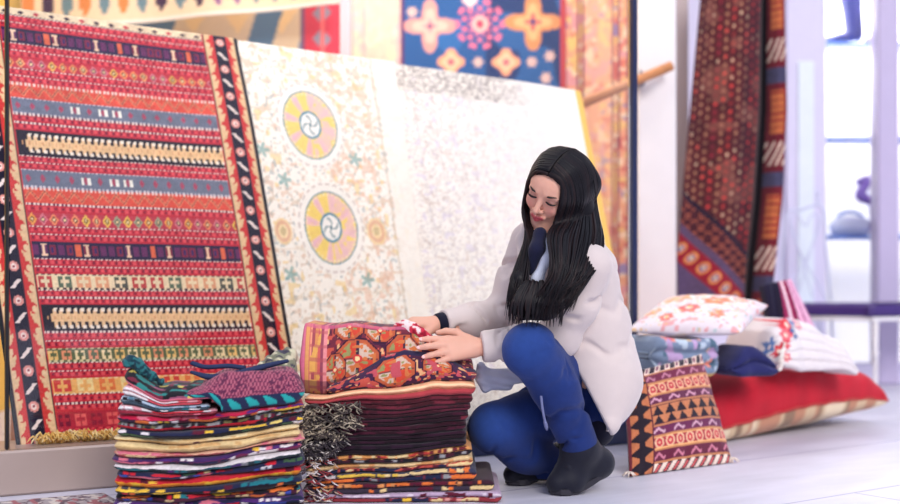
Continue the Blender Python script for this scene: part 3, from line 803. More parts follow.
def folded(name, fr, a0, a1, zb, zt, depth, colfn, mat=M_TEX, seed=1, lobes=2, bulge=.011, lean=0.0, wav=.010, front=0.0, rend=.018, parent=None, nx=110, nf=19, gap=.0006):
    """one folded textile: front edge of rounded folds, soft ends. zb/zt: height of its underside and top along its width"""
    e = np.linspace(0, 1, nx); e = .5 - .5 * np.cos(PI * e) * (1 - .25 * np.sin(PI * e) ** 2); A = a0 + (a1 - a0) * e
    q = np.linspace(0, 1, nf)
    fb = -bulge * np.abs(np.sin(PI * lobes * q)) ** .55
    prof_q = np.concatenate([q, [1, 1, 1], [.9, .5, .1], [0, 0, 0]]); 
    prof_b = np.concatenate([fb, [.03, depth * .5, depth - .02], [depth, depth + .008, depth], [depth - .02, depth * .5, .03]])
    isf = np.concatenate([np.ones(nf), np.zeros(9)])
    ed = np.minimum(A - a0, a1 - A); s = np.sqrt(np.clip(1 - ((rend - np.minimum(ed, rend)) / rend) ** 2, 0.0004, 1))
    Q, AA = np.meshgrid(prof_q, A, indexing='ij'); B, S = np.meshgrid(prof_b, s, indexing='ij'); IF = np.meshgrid(isf, A, indexing='ij')[0]
    ZB, ZT = zb(AA) + gap, zt(AA) - gap
    wv = (vnoise(A * 14, 0, seed) - .5) * 2 * wav + (vnoise(A * 40, 3, seed) - .5) * wav * .5
    Z = ZB + (ZT - ZB) * (.5 + (Q - .5) * S)
    Bq = B + IF * (lean * Q * Q + front + wv[None, :]) + (1 - S) * rend * IF + (1 - IF) * np.where(B < .05, lean * Q * Q + front + wv[None, :], 0)
    P = fr.w(AA, Bq, Z)
    C = colfn(AA, np.where(IF > 0, Q, Q), Bq, IF)
    m = len(prof_q); i = np.arange(m * nx).reshape(m, nx); j = np.roll(i, -1, 0)
    F = np.stack([i[:, :-1], i[:, 1:], j[:, 1:], j[:, :-1]], -1).reshape(-1, 4)
    V = P.reshape(-1, 3); ids = [tuple(r) for r in F]
    ids.append(tuple(i[:, 0])); ids.append(tuple(i[::-1, -1]))
    return mesh_obj(name, V, ids, mat, C.reshape(-1, 3), parent)

def style(rows, seed, seg=.03):
    """rows from the top edge down: (base colour, dash colours, share of dashes[, dash length])"""
    n = len(rows)
    def fn(A, Q, B, IF):
        out = np.zeros(A.shape + (3,)); Qw = np.clip(1 - Q + .16 * (vnoise(A * 60, 1.0, seed) - .5) + .10 * (vnoise(A * 170, 5.0, seed) - .5), 0, .9999); r = np.clip((Qw * n).astype(int), 0, n - 1); t = frac(Qw * n)
        for k, row in enumerate(rows):
            base, cols, share = row[:3]; sg = row[3] if len(row) > 3 else seg
            x = A / sg + .9 * np.sin(A * 31 + seed + k * 2) + .25 * (vnoise(A * 60 + Q * 4, Q * 3, seed + k) - .5); c = np.floor(x); h = _hash(c, c * 0 + k, seed * 13 + 7); h2 = _hash(c, c * 0 + k, seed * 17 + 3)
            col = np.tile(lin(base), A.shape + (1,))
            if cols:
                pick = np.clip((h2 * len(cols)).astype(int), 0, len(cols) - 1); pal = np.array([lin(q) for q in cols])
                on = (h < min(.95, share * 1.25)) & (np.abs(t - .5) < .30 + .16 * h2) & (np.abs(frac(x) - .5) < .44)
                col = np.where(on[..., None], pal[pick], col)
            out = np.where((r == k)[..., None], col, out)
        out *= .86 * (1 + .25 * (vnoise(A * 260, Q * 9, seed) - .5))[..., None]  # all rows darkened, dimmer light put into the cloth colours
        return out
    return fn

BLK, NVY, MAR, RED, PUR = (26, 22, 32), (34, 38, 70), (96, 24, 48), (212, 38, 56), (84, 44, 120)
YEL, ORG, WHT, PNK, TEA, CRM, GRY, BLU, GRN = (246, 200, 66), (236, 120, 56), (240, 232, 232), (226, 120, 140), (34, 120, 130), (238, 208, 150), (150, 150, 152), (70, 90, 190), (70, 100, 70)

# ---- the near, left-hand stack
F1 = Frame((-.634, 3.30, 0), 9)
def bend1(a, z): return np.minimum(1, z / .12) * (.036 * smooth01((a + .06) / .34) + .010 * smooth01((-.12 - a) / .14) - .004)
Z1 = [0, .020, .040, .061, .082, .103, .122, .141, .160, .175, .193, .211, .229, .247, .266]
def ifc(F_bend, zs, seed):
    return [(lambda a, z=z, k=k: z + F_bend(a, z) + (0 if z == 0 else .010 * (vnoise(a * 10, k * 3.1, seed) - .5) + .004 * (vnoise(a * 26, k * 1.7, seed) - .5))) for k, z in enumerate(zs)]
H1 = ifc(bend1, Z1, 5)
L1 = [  # bottom to top
 ('folded dark plum textile with red ends at the foot of the left stack', [((70, 26, 50), [RED, NVY], .5), (NVY, [PNK, WHT], .3)]),
 ('folded plum and navy textile with white dashes, second from the ground in the left stack', [(PUR, [WHT, NVY, PNK], .4), (NVY, [RED, BLU, WHT], .4)]),
 ('folded textile with orange and teal patches in the lower part of the left stack', [(BLK, [ORG, YEL, TEA, RED], .62), ((90, 36, 60), [ORG, CRM, BLU], .5, .02)]),
 ('folded black textile with long yellow and teal dashes low in the left stack', [(NVY, [YEL, TEA, YEL, MAR], .6, .045), (BLK, [YEL, ORG, RED], .4)]),
 ('folded red textile with an orange yellow rim in the left stack', [(RED, [YEL, RED, MAR], .35, .05), ((240, 160, 50), [YEL, (226, 130, 40)], .5)]),
 ('folded navy textile with maroon and green patches in the left stack', [(NVY, [MAR, GRN, RED, CRM], .6), ((50, 40, 80), [PNK, BLU, WHT], .4)]),
 ('folded dark textile with a pale grey rim in the left stack', [((222, 214, 212), [WHT], .4), ((44, 60, 66), [TEA, PUR, GRY], .5)]),
 ('folded purple textile with white and yellow dashes under the cream ones', [((70, 40, 96), [WHT, PNK, PUR, YEL], .55), ((120, 40, 80), [PNK, NVY, WHT], .4)]),
 ('folded cream and rose textile, lowest of the three cream ones in the left stack', [((230, 180, 150), [(206, 110, 110), PNK], .5), ((176, 84, 84), [CRM], .3)]),
 ('folded beige textile, middle of the three cream ones in the left stack', [((236, 206, 148), [(222, 176, 116)], .35), ((206, 172, 116), [CRM], .3)]),
 ('folded cream textile, uppermost of the three cream ones in the left stack', [((242, 218, 164), [(230, 190, 130)], .3), ((222, 184, 122), [CRM, MAR], .3)]),
 ('folded black textile with yellow dashes just above the cream ones', [(NVY, [YEL, (240, 214, 120), WHT, MAR], .62, .04), (BLK, [GRN, WHT, NVY], .35)]),
 ('folded black and grey chain patterned textile with a red rim in the left stack', [(BLK, [(120, 110, 70), MAR, GRY], .6, .011), ((196, 30, 50), [RED, MAR, BLK], .4, .06)]),
 ('folded red, purple and orange striped textile near the top of the left stack', [((200, 30, 70), [(226, 60, 60), PUR, PNK], .6, .05), ((60, 30, 60), [YEL, WHT, ORG, MAR, YEL], .66)]),
]
rnd = random.Random(2)
for k, (lab, rw) in enumerate(L1):
    o = folded('folded_textile', F1, -.243 + rnd.uniform(-.008, .006), .243 + rnd.uniform(-.01, .008), H1[k], H1[k + 1], .30, style(rw, 20 + k), seed=30 + k, lobes=1, bulge=.015, wav=.014, front=rnd.uniform(-.010, .010))
    tag(o, lab, 'textile', 'folded textiles of the left stack')
# ---- on top of it, at the left: thin folded pieces that curl up at their end
def curl(k): return lambda a, k=k: H1[-1](a) + .0135 * k + k * .0115 * smooth01((-.12 - a) / .10) + .004 * k * smooth01((a + .05) / .1) * 0
TOPL = [('folded textile with a pink and red edge on top of the left stack', [((226, 150, 160), [PNK, RED, WHT], .5, .05), ((150, 40, 60), [PNK, BLK], .3)]),
        ('folded pale blue and white textile curling up at the left of the stack', [((176, 196, 214), [WHT, (90, 130, 150), BLK], .55, .022), ((60, 76, 90), [WHT, GRY, TEA], .5, .03)]),
        ('folded rose and white striped textile above the pale blue one', [((236, 170, 176), [WHT, (220, 90, 100)], .5, .06), ((220, 84, 96), [PNK, WHT], .4, .05)])]
for k, (lab, rw) in enumerate(TOPL):
    o = folded('folded_textile', F1, -.235 + .006 * k, .02 - .02 * k, curl(k), curl(k + 1), .24, style(rw, 50 + k), seed=60 + k, rend=.012)
    tag(o, lab, 'textile', 'folded textiles on top of the left stack')
def emb(A, Q, B, IF):
    out = np.tile(lin((24, 22, 30)), A.shape + (1,)); sd = B * 1.0 + Q * .06
    n1 = vnoise(A * 34, sd * 40, 4); n2 = vnoise(A * 40 + 9, sd * 44, 6); n3 = vnoise(A * 30, sd * 30, 8)
    for m, c in ((n3 > .70, (110, 34, 54)), (n1 > .74, (44, 120, 116)), (n2 > .78, (206, 186, 90)), (n3 < .2, (140, 76, 100))): out = np.where(m[..., None], lin(c), out)
    rim = (Q < .16) & (IF > 0); out = np.where(rim[..., None], lin((226, 120, 140)), out); return out
o = folded('embroidered_cloth', F1, -.222, .03, curl(3), lambda a: curl(3)(a) + .034 + .010 * smooth01((-.14 - a) / .08) + .006 * vnoise(a * 30, 1, 3), .20, emb, seed=70, lobes=1, bulge=.008, lean=.05, rend=.03)
tag(o, 'black cloth embroidered in teal and yellow with a pink edge on the left stack', 'cloth')
def hT(a): return curl(3)(a) + .042 + .010 * smooth01((-.14 - a) / .08)
F = Field(F1.w(-.27, -.02, .28) - .06, F1.w(-.10, .12, .42) + .06, .004)
for (a, b, dz, r) in ((-.215, .05, .012, .016), (-.195, .045, .016, .018), (-.172, .05, .012, .017), (-.150, .055, .010, .013), (-.13, .06, .008, .010), (-.19, .07, .012, .018), (-.21, .075, .010, .014)): F.ball(F1.w(a, b, float(hT(a)) + dz - .004), r, .012)
V, Q = F.mesh(); n = vnoise(V[:, 0] * 90 + V[:, 1] * 60, V[:, 2] * 160, 5); V = V + np.stack([0 * n, -.004 * np.sin(V[:, 0] * 260 + 6 * n), .003 * np.sin(V[:, 0] * 170 + V[:, 1] * 150)], 1)
tag(mesh_obj('teal_cloth', V, Q, M_TEX, np.where((n > .55)[:, None], lin((46, 112, 116)), lin((30, 64, 76)))), 'small dark teal cloth crumpled at the top left corner of the left stack', 'cloth')
# ---- rose shawl with a navy and teal border
def shz(a): return H1[-1](a) + .012 + .088 * np.clip(1 - np.abs((a - .095) / .172) ** 2.6, 0, 1) ** .5 + .006 * np.sin(a * 34)
def shawl(A, Q, B, IF):
    t = np.where(IF > 0, Q, 1.2); out = np.tile(lin((120, 48, 76)), A.shape + (1,))
    kx, kz = A / .0095, (t * .085 + (B > .05) * B) / .0085
    st = (frac(kx + .5 * np.floor(kz)) < .5); out = np.where(st[..., None], lin((168, 92, 110)), out)
    out = np.where((vnoise(A * 160, t * 22, 9) > .66)[..., None], lin((92, 38, 68)), out)
    bd = t < .36; out = np.where(bd[..., None], lin((34, 42, 72)), out)
    sw = np.abs(frac(A / .047 + 1.1 * (t / .36) ** 2 * .5) - .5) < .19 + .1 * np.sin(t * 12)
    out = np.where((bd & sw & (t > .06) & (t < .32))[..., None], lin((40, 158, 156)), out)
    return out
o = folded('rose_shawl', F1, -.075, .250, lambda a: H1[-1](a) + np.where(a < .03, .044, .001) * smooth01((.05 - a) / .06) + .0012, lambda a: np.maximum(shz(a), H1[-1](a) + .062 * smooth01((.06 - a) / .06) + .012), .20, shawl, seed=72, lobes=1, bulge=.016, lean=.045, front=-.012, rend=.035, nf=30, nx=170)
tag(o, 'dusty rose patterned shawl with a navy and teal border folded on the left stack', 'shawl')
pts = catmull([at(191, 372, 3.375), at(212, 377, 3.36), at(240, 373, 3.365), at(266, 366, 3.40), at(287, 361, 3.44)], 30)
mb = MB(); mb.tube(pts, np.interp(np.linspace(0, 1, 30), [0, .2, .6, 1], [.008, .016, .019, .011]), 10, flat=.5); mb.tube(catmull([at(192, 363, 3.40), at(206, 367, 3.39), at(228, 366, 3.395), at(245, 368, 3.39)], 16), .011, 8, flat=.6)
tag(mb.build('navy_scarf', plain('navy_cotton', (44, 54, 86), .85, spec=.2, var=.15, vscale=60)), 'narrow navy scarf lying across the top of the rose shawl', 'scarf')

# ---- the second stack, under the woman's hands
F2 = Frame((-.16, 3.51, 0), 0)
def bend2(a, z): return np.minimum(1, z / .1) * (.020 * smooth01((a + .02) / .24) - .010 * smooth01((-.08 - a) / .16))
Z2 = [0, .026, .053, .080, .107, .135, .160, .184, .208, .233, .258, .284]
H2 = ifc(bend2, Z2, 9)
L2 = [
 ('folded kilim with pale lilac rim lying at the bottom of the second stack', [((196, 170, 196), [(230, 214, 226), MAR], .4), ((150, 50, 60), [CRM, (230, 160, 150), NVY, YEL], .6, .024)]),
 ('folded dark kilim with orange and maroon blocks, second from the ground in the second stack', [((64, 30, 46), [ORG, MAR, (226, 150, 90)], .6, .02), ((60, 50, 66), [ORG, CRM, MAR], .4)]),
 ('folded kilim with grey, orange and navy diamonds in the second stack', [((60, 62, 86), [CRM, (236, 196, 80), ORG, WHT], .62, .04), ((120, 44, 60), [ORG, GRY, NVY], .6, .05)]),
 ('folded kilim with a cream rim and red spots in the second stack', [((238, 204, 150), [(226, 160, 100)], .4), ((196, 80, 70), [CRM, MAR, NVY], .45)]),
 ('folded orange kilim with red dashes, uppermost of the kilims in the second stack', [((232, 160, 90), [(206, 70, 60), (120, 40, 50), CRM], .55, .018), ((70, 26, 44), [GRY, BLK], .5, .014)]),
]
for k, (lab, rw) in enumerate(L2):
    a1 = [.305, .285, .235, .225, .222][k]
    t = thing('folded_kilim', lab, 'kilim', F2.w(0, .2, Z2[k]), 'folded kilims at the bottom of the second stack')
    folded('folded_field', F2, -.248 + rnd.uniform(-.006, .006), a1, H2[k], H2[k + 1], .36, style(rw, 80 + k), seed=90 + k, front=[-.012, -.004, .0, .004, .004][k], parent=t)
    S, E, Mi = [], [], []
    for i in range(18):                                        # short pale tassels at the left end
        a = -.246 + .09 * rnd.random() ** 1.5; z = float(H2[k](a)) + .006 + .014 * rnd.random(); s = F2.w(a, -.014 + [-.012, -.004, .0, .004, .004][k], z)
        e = s + F2.e * rnd.uniform(.02, .05) * (1 if rnd.random() < .7 else -1) * .6 - F2.d * .008 + np.array([0, 0, rnd.uniform(-.016, -.004)]); e[2] = max(e[2], .006)
        S.append(s); E.append(e); Mi.append((s + e) / 2 - F2.d * .006)
    fringe('fringe', S, E, Mi, .0022, M_FRINGE, t, [(214, 206, 206), (150, 60, 66), (196, 170, 150), (90, 70, 80)], 100 + k)
MW = ['maroon', 'dark wine', 'plum', 'deep maroon', 'wine red', 'dark plum']
PL = ['resting on the orange kilim', 'second above the kilims', 'third above the kilims', 'fourth above the kilims', 'fifth above the kilims', 'just under the orange cloth']
for k in range(6):
    base = [(44, 20, 40), (52, 18, 40), (74, 22, 44), (66, 20, 42), (96, 30, 50), (112, 36, 52)][k]
    t = thing('folded_rug', 'folded %s rug with grey tassels at its left end, %s' % (MW[k], PL[k]), 'rug', F2.w(0, .2, Z2[5 + k]), 'folded dark red rugs in the middle of the second stack')
    folded('folded_field', F2, -.244, .206 + .006 * max(0, k - 2), H2[5 + k], H2[6 + k], .35, style([(base, [tuple(int(q * .7) for q in base)], .4, .06), (tuple(int(q * .62) for q in base), [base, (120, 40, 56)], .2, .09)], 110 + k), seed=120 + k, wav=.006, parent=t)
    S, E, Mi = [], [], []
    for i in range(84):
        a = -.250 + (.16 if k > 2 else .12) * rnd.random() ** 1.2 * (1 if k > 0 else .8); z = float(H2[5 + k](a)) + .004 + .02 * rnd.random(); s = F2.w(a, -.016, z)
        e = s + F2.e * rnd.uniform(-.035, .03) - F2.d * rnd.uniform(.003, .012) + np.array([0, 0, rnd.uniform(-.022, -.002)])
        S.append(s); E.append(e); Mi.append((s + e) / 2 - F2.d * rnd.uniform(.004, .016) + F2.e * rnd.uniform(-.012, .012))
    fringe('fringe', S, E, Mi, .0021, M_FRINGE, t, ([(150, 138, 120), (112, 102, 92), (80, 70, 68), (182, 168, 146), (52, 44, 46)] if k > 1 else [(90, 82, 82), (60, 52, 58), (200, 192, 184), (44, 38, 46), (50, 44, 52)]), 130 + k, 5)
def orange(A, Q, B, IF):
    out = np.tile(lin((236, 172, 128)), A.shape + (1,)); t = np.where(IF > 0, Q, 1)
    out = np.where(((t < .5) & (IF > 0))[..., None], lin((176, 64, 70)), out); out = np.where(((np.abs(t - .78) < .1) & (IF > 0))[..., None], lin((246, 206, 160)), out)
    return out * (1 + .25 * (vnoise(A * 50, t * 6 + B * 30, 5) - .5))[..., None]
def zor(a): return H2[-1](a) + .034 - .006 * smooth01((-.1 - a) / .1) + .006 * np.sin(a * 12)
tag(folded('orange_cloth', F2, -.248, .232, H2[-1], zor, .35, orange, seed=140, lobes=2, bulge=.014, wav=.008, front=-.006), 'folded orange cloth with a rose edge under the medallion carpet', 'cloth')

# ---- the folded medallion carpet she holds
cp = thing('medallion_carpet', 'folded maroon carpet of orange medallions under the hands of the woman', 'carpet', F2.w(0, .2, .33))
def guls(A, Zc, base, seed, dark=False):
    """octagon medallions in rows over (A, Zc) metres"""
    K = Paint(A.shape, base); n = vnoise(A * 70, Zc * 70, seed)
    K.put(n > .66, (196, 84, 70)); K.put(n < .3, (70, 30, 56)); K.put(vnoise(A * 90, Zc * 90, seed + 1) > .78, (226, 170, 120))
    return K
def gul(K, A, Zc, ca, cz, ra, rz):
    x, y = (A - ca) / ra, (Zc - cz) / rz; r = np.maximum(np.maximum(np.abs(x), np.abs(y)), (np.abs(x) + np.abs(y)) * .72)
    K.put(r < 1.08, (56, 26, 48)); K.put(r < 1, (186, 90, 58)); q = np.floor(x * 8) + np.floor(y * 8)
    K.put((r < 1) & ((x * y) > 0) & (r < .8) & (r > .2), (206, 178, 158)); K.put((r < .8) & ((x * y) < 0) & (r > .3), (206, 70, 50)); K.put((np.abs(x) < .07) & (r < .95), (60, 40, 60)); K.put((np.abs(y) < .05) & (r < .95), (120, 60, 60))
    h = vnoise(x * 5 + 9 * ca, y * 5, 7) * 1.25 - .12; K.put((r < .85) & (h > .80), (146, 142, 88)); K.put((r < .85) & (h < .3), (206, 116, 66)); K.put(r < .22, (206, 60, 60)); K.put(r < .12, (240, 210, 150))
def upper(A, Q, B, IF):
    t = np.where(IF > 0, Q, 1.0); Zc = t * .175 + np.where(IF > 0, 0, np.clip(B - .05, 0, 1)) 
    K = guls(A, Zc, (112, 42, 58), 150)
    s = A + .268
    for (ca, cz, ra, rz) in ((-.102, .082, .062, .052), (-.128, .168, .042, .034), (-.04, .166, .044, .034), (.03, .1, .05, .05), (-.165, .06, .03, .04), (-.06, .005, .04, .028), (.09, .16, .04, .04)): gul(K, A, Zc, ca, cz, ra, rz)
    st = s < .078; K.put(st, (206, 116, 96))
    for e, c in ((.010, (216, 110, 140)), (.022, (220, 156, 96)), (.034, (230, 150, 120)), (.040, (160, 76, 84)), (.047, (214, 140, 86)), (.058, (206, 96, 90)), (.064, (150, 72, 90)), (.073, (226, 140, 140))): K.put(st & (np.abs(s - e) < .0048), c)
    K.put(st & (s > .03) & (s < .06) & (vnoise(A * 80, Zc * 45, 8) > .62), (224, 166, 88)); K.put(st & (s > .03) & (np.abs(frac(Zc / .035) - .5) < .12), (180, 84, 90), .6)
    K.put(s < .005, (206, 90, 130)); K.put((Zc > .165) & (np.abs(Zc - .171) < .006), (206, 96, 130), .7)
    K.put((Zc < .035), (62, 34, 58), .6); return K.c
def zup(a): return np.interp(a, [-.28, -.25, -.05, .06, .10, .14, .17, .20], [.488, .496, .492, .482, .462, .428, .406, .390]) + .004 * np.sin(a * 40)
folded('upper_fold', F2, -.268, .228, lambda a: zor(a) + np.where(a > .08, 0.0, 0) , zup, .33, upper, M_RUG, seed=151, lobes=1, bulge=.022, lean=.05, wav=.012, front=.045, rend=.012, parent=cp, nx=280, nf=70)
def lower(A, Q, B, IF):
    t = np.where(IF > 0, Q, 1.0); Zc = t * .10 + np.where(IF > 0, 0, np.clip(B - .05, 0, 1)); K = guls(A, Zc, (66, 36, 66), 160)
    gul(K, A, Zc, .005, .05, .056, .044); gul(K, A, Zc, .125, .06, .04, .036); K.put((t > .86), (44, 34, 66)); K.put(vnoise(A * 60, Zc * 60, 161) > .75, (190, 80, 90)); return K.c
def zlo(a): return np.maximum(zor(a) + .012, np.interp(a, [-.20, -.14, -.08, -.03, .03, .10, .16, .205], [.325, .345, .376, .405, .424, .416, .398, .372]))
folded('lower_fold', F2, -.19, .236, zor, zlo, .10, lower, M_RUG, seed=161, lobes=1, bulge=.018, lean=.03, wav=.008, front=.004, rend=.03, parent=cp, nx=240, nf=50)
# the corner she lifts, its underside showing red and white
F = Field((-.20, 3.48, .40), (.02, 3.75, .56), .004)
for (x, y, Yd, r) in ((398, 327, 3.62, .014), (405, 325, 3.61, .017), (413, 328, 3.60, .018), (421, 333, 3.59, .017), (428, 338, 3.585, .013), (410, 334, 3.60, .014)): F.ball(at(x, y, Yd), r, .014)
V, Q = F.mesh(); q = vnoise(V[:, 0] * 110 + V[:, 1] * 40, V[:, 2] * 150, 3); C = np.where((q > .6)[:, None], lin((244, 220, 216)), np.where((q < .25)[:, None], lin((150, 26, 50)), lin((206, 48, 72))))
mesh_obj('turned_corner', V, Q, M_RUG, C, cp)['label'] = 'red and white turned up corner'
# ---- crumpled grey green cloth between the two stacks
F = Field((-.64, 3.40, .26), (-.36, 3.72, .47), .005)
c0 = at(281, 364, 3.56)
for (dx, dy, dz, r) in ((0, 0, 0, .036), (.02, .02, .022, .024), (-.022, .0, -.01, .034), (-.05, .0, -.026, .028), (.018, -.012, -.02, .03), (.0, .04, -.015, .04), (.03, .0, .03, .012)): F.ball(c0 + np.array([dx, dy, dz]), r, .02)
V, Q = F.mesh(); n = vnoise(V[:, 0] * 55 + V[:, 2] * 30, V[:, 2] * 90 + V[:, 1] * 50, 11)
V = V + (np.sin(V[:, 0] * 190 + V[:, 2] * 120 + 3 * n)[:, None]) * np.array([0.0, -.003, .003])
C = np.where((n > .62)[:, None], lin((206, 200, 170)), np.where((n < .3)[:, None], lin((70, 66, 82)), lin((130, 132, 110))))
tag(mesh_obj('crumpled_cloth', V, Q, M_TEX, C), 'crumpled grey green cloth wedged between the rose shawl and the medallion carpet', 'cloth')
# ================================================================== CUSHIONS AND BLANKETS AT THE RIGHT
def pillow(name, tl, tr, bl, br, th, top, bot, mat, parent, n=70, pw=.5, pinch=.05, flat=1.0, sag=0.0, seed=1, wr=.004):
    """stuffed cushion: four seam corners, thickness th above and th*flat below the seam; top/bot: colour functions of (u, v)"""
    a = np.sin(np.linspace(-PI / 2, PI / 2, n)); v, u = np.meshgrid(a, a, indexing='ij')
    uu = u * (1 - pinch * (1 - v ** 2) * np.abs(u) ** 4); vv = v * (1 - pinch * (1 - u ** 2) * np.abs(v) ** 4)
    tl, tr, bl, br = [np.asarray(q, float) for q in (tl, tr, bl, br)]
    s, t = (uu + 1) / 2, (vv + 1) / 2
    P = ((1 - t) * (1 - s))[..., None] * tl + ((1 - t) * s)[..., None] * tr + (t * (1 - s))[..., None] * bl + (t * s)[..., None] * br
    N = unit(np.cross(tr - tl, bl - tl)); N = -N
    h = (np.clip(1 - u ** 2, 0, 1) * np.clip(1 - v ** 2, 0, 1)) ** pw
    w = (vnoise(u * 5 + 9, v * 5, seed) - .5) * 2 * wr * h ** .3
    ed = 1 - np.maximum(np.abs(u), np.abs(v)); pk = np.exp(-(ed / .16) ** 2) * .5 * wr * np.sin(46 * (u + v) * .5 + 20 * (u - v) * .5)
    A = P + ((h * th + w + pk))[..., None] * N; B = P - ((h * th * flat - w * .5) )[..., None] * N
    # share the seam ring
    V = np.concatenate([A.reshape(-1, 3), B.reshape(-1, 3)]); i = np.arange(n * n).reshape(n, n); j = i + n * n
    edge = np.zeros((n, n), bool); edge[0] = edge[-1] = True; edge[:, 0] = edge[:, -1] = True
    j = np.where(edge, i, j)
    f1 = np.stack([i[:-1, :-1], i[1:, :-1], i[1:, 1:], i[:-1, 1:]], -1).reshape(-1, 4)
    f2 = np.stack([j[:-1, :-1], j[:-1, 1:], j[1:, 1:], j[1:, :-1]], -1).reshape(-1, 4)
    C = np.concatenate([top((u + 1) / 2, (v + 1) / 2).reshape(-1, 3), bot((u + 1) / 2, (v + 1) / 2).reshape(-1, 3)])
    return V, np.concatenate([f1, f2]), C

def flatcol(c, f=30, k=.1, seed=1): return lambda u, v: np.tile(lin(c), u.shape + (1,)) * (1 + k * (vnoise(u * f, v * f, seed) - .5) * 2)[..., None]

# ---- big red floor cushion with a striped beige underside
cs = thing('floor_cushion', 'large red floor cushion with beige striped underside lying on the pavement', 'cushion', (1.35, 5.05, 0))
c1, c2 = np.array([.86, 4.58, .052]), np.array([1.87, 5.34, .10])
bk = unit([-.60, .80, 0]) * .62
def redtop(u, v): return np.tile(lin((190, 24, 44)), u.shape + (1,)) * (1 + .16 * (vnoise(u * 30, v * 8, 3) - .5) + .1 * (vnoise(u * 120, v * 120, 4) - .5))[..., None]
def beige(u, v):
    K = Paint(u.shape, (214, 186, 150)); n = vnoise(u * 46, v * 2, 5); K.put(n > .62, (236, 216, 184)); K.put(n < .26, (150, 120, 96)); K.put(vnoise(u * 30, v * 3, 6) > .72, (196, 140, 110)); return K.c
V, Fq, C = pillow('', c1 + bk + [0, 0, .05], c2 + bk * .95 + [0, 0, .02], c1, c2, .205, redtop, beige, None, None, 90, .30, .03, .55, seed=5, wr=.007)
f_ = np.tile(np.sin(np.linspace(-PI / 2, PI / 2, 90)), (90, 1)).reshape(-1); g_ = np.repeat(np.sin(np.linspace(-PI / 2, PI / 2, 90)), 90); V[:, 2] += np.tile(.034 * smooth01((f_ + .75) / .95) * (1 - f_ ** 6) * np.clip((g_ + .2) / 1.2, 0, 1), 2)
V[:, 2] = np.where(V[:, 2] < .004, .004 + .05 * (V[:, 2] - .004) * 0, V[:, 2])
n2 = 90 * 90
mt = mesh_obj('cushion_cover', V, Fq[:len(Fq) // 2], M_COTTON, C, cs); mt2 = mesh_obj('underside', V, Fq[len(Fq) // 2:], M_COTTON, C, cs); mt2['label'] = 'beige striped underside'
for o in (mt, mt2):
    import bmesh
    bm = bmesh.new(); bm.from_mesh(o.data); bmesh.ops.delete(bm, geom=[q for q in bm.verts if not q.link_faces], context='VERTS'); bm.to_mesh(o.data); bm.free()
ring = V[:90 * 90].reshape(90, 90, 3)[-1][::2] + np.array([.002, -.003, 0])
mb = MB(); mb.tube(ring, .005, 6); mb.build('piping', plain('red_piping', (190, 60, 60), .9), cs)

# ---- flat blue floral textile folded on the cushion, navy cloth and white blanket beside it
F3 = Frame((.985, 4.64, 0), 22)
def cz(a): return .262 + 0 * a
def bluefl(A, Q, B, IF):
    X = A; Y = np.where(IF > 0, Q * .12, .12 + B); K = Paint(A.shape, (126, 142, 168)); n = vnoise(X * 24, Y * 24, 5)
    K.put(vnoise(X * 40, Y * 40, 3) > .68, (186, 200, 214)); K.put(n > .68, (236, 150, 130)); K.put(n > .8, (206, 70, 84)); K.put(n < .22, (230, 190, 110)); K.put(vnoise(X * 30, Y * 30, 9) < .2, (84, 110, 130)); K.put(vnoise(X * 28 + 5, Y * 28, 13) > .76, (190, 160, 200)); return K.c
def bz(a): return .412 + .012 * np.sin(a * 14) - .02 * smooth01((a - .1) / .12)
tag(folded('floral_textile', F3, -.275, .0, cz, bz, .40, bluefl, M_TEX, seed=201, lobes=3, bulge=.02, wav=.012, front=-.02, rend=.04), 'folded blue grey floral textile under the white floral cushion', 'textile')
def navyc(A, Q, B, IF): return np.tile(lin((38, 40, 92)), A.shape + (1,)) * (1 + .35 * (vnoise(A * 30, Q * 5, 7) - .5))[..., None]
F4 = Frame((1.105, 4.66, 0), 24)
tag(folded('navy_cloth', F4, -.10, .11, lambda a: .262 + 0 * a, lambda a: .30 + .075 * np.exp(-((a - .0) / .085) ** 2), .16, navyc, M_TEX, seed=202, lobes=2, bulge=.02, wav=.014, lean=.03, front=-.06, rend=.04), 'navy cloth folded over the red cushion below the floral textile', 'cloth')
F5 = Frame((1.43, 4.94, 0), 30)
def blz(a): return .30 + np.interp(a, [-.24, -.19, -.12, -.04, .05, .14, .19, .23], [.03, .12, .165, .165, .13, .085, .06, .02]) + .004 * np.sin(a * 50)
def blanket(A, Q, B, IF):
    K = Paint(A.shape, (226, 218, 218)); t = np.where(IF > 0, Q, 1 + B)
    K.put((IF > 0) & (np.abs(frac(Q * 5 + A * 1.4) - .5) > .45), (206, 196, 196))
    for (ca, ct, r, c) in ((-.205, .55, .02, (214, 56, 70)), (-.215, .85, .017, (90, 120, 170)), (-.19, .3, .016, (226, 110, 120)), (-.13, .92, .024, (214, 56, 70)), (-.155, .80, .02, (226, 110, 120)), (-.09, .98, .018, (90, 120, 170)), (-.175, .62, .016, (206, 70, 84)), (-.06, .9, .014, (220, 150, 160)), (-.11, .72, .015, (60, 96, 150))):
        d = np.hypot(A - ca, (t - ct) * .13); K.put(d < r * (1 + .25 * np.cos(6 * np.arctan2(A - ca, (t - ct) * .13))), c); K.put(d < r * .3, (246, 220, 200))
    return K.c
bl_ = thing('white_blanket', 'folded white blanket with red flowers resting on the red floor cushion', 'blanket', F5.w(0, .1, .30))
folded('folded_field', F5, -.235, .235, lambda a: .262 + .02 * smooth01((-.1 - a) / .1) - .03 * smooth01((a - .1) / .12), blz, .26, blanket, M_COTTON, seed=203, lobes=5, bulge=.010, wav=.012, lean=.085, front=-.05, rend=.05, parent=bl_, nf=50, nx=150)
S, E, Mi = [], [], []
rnd = random.Random(9)
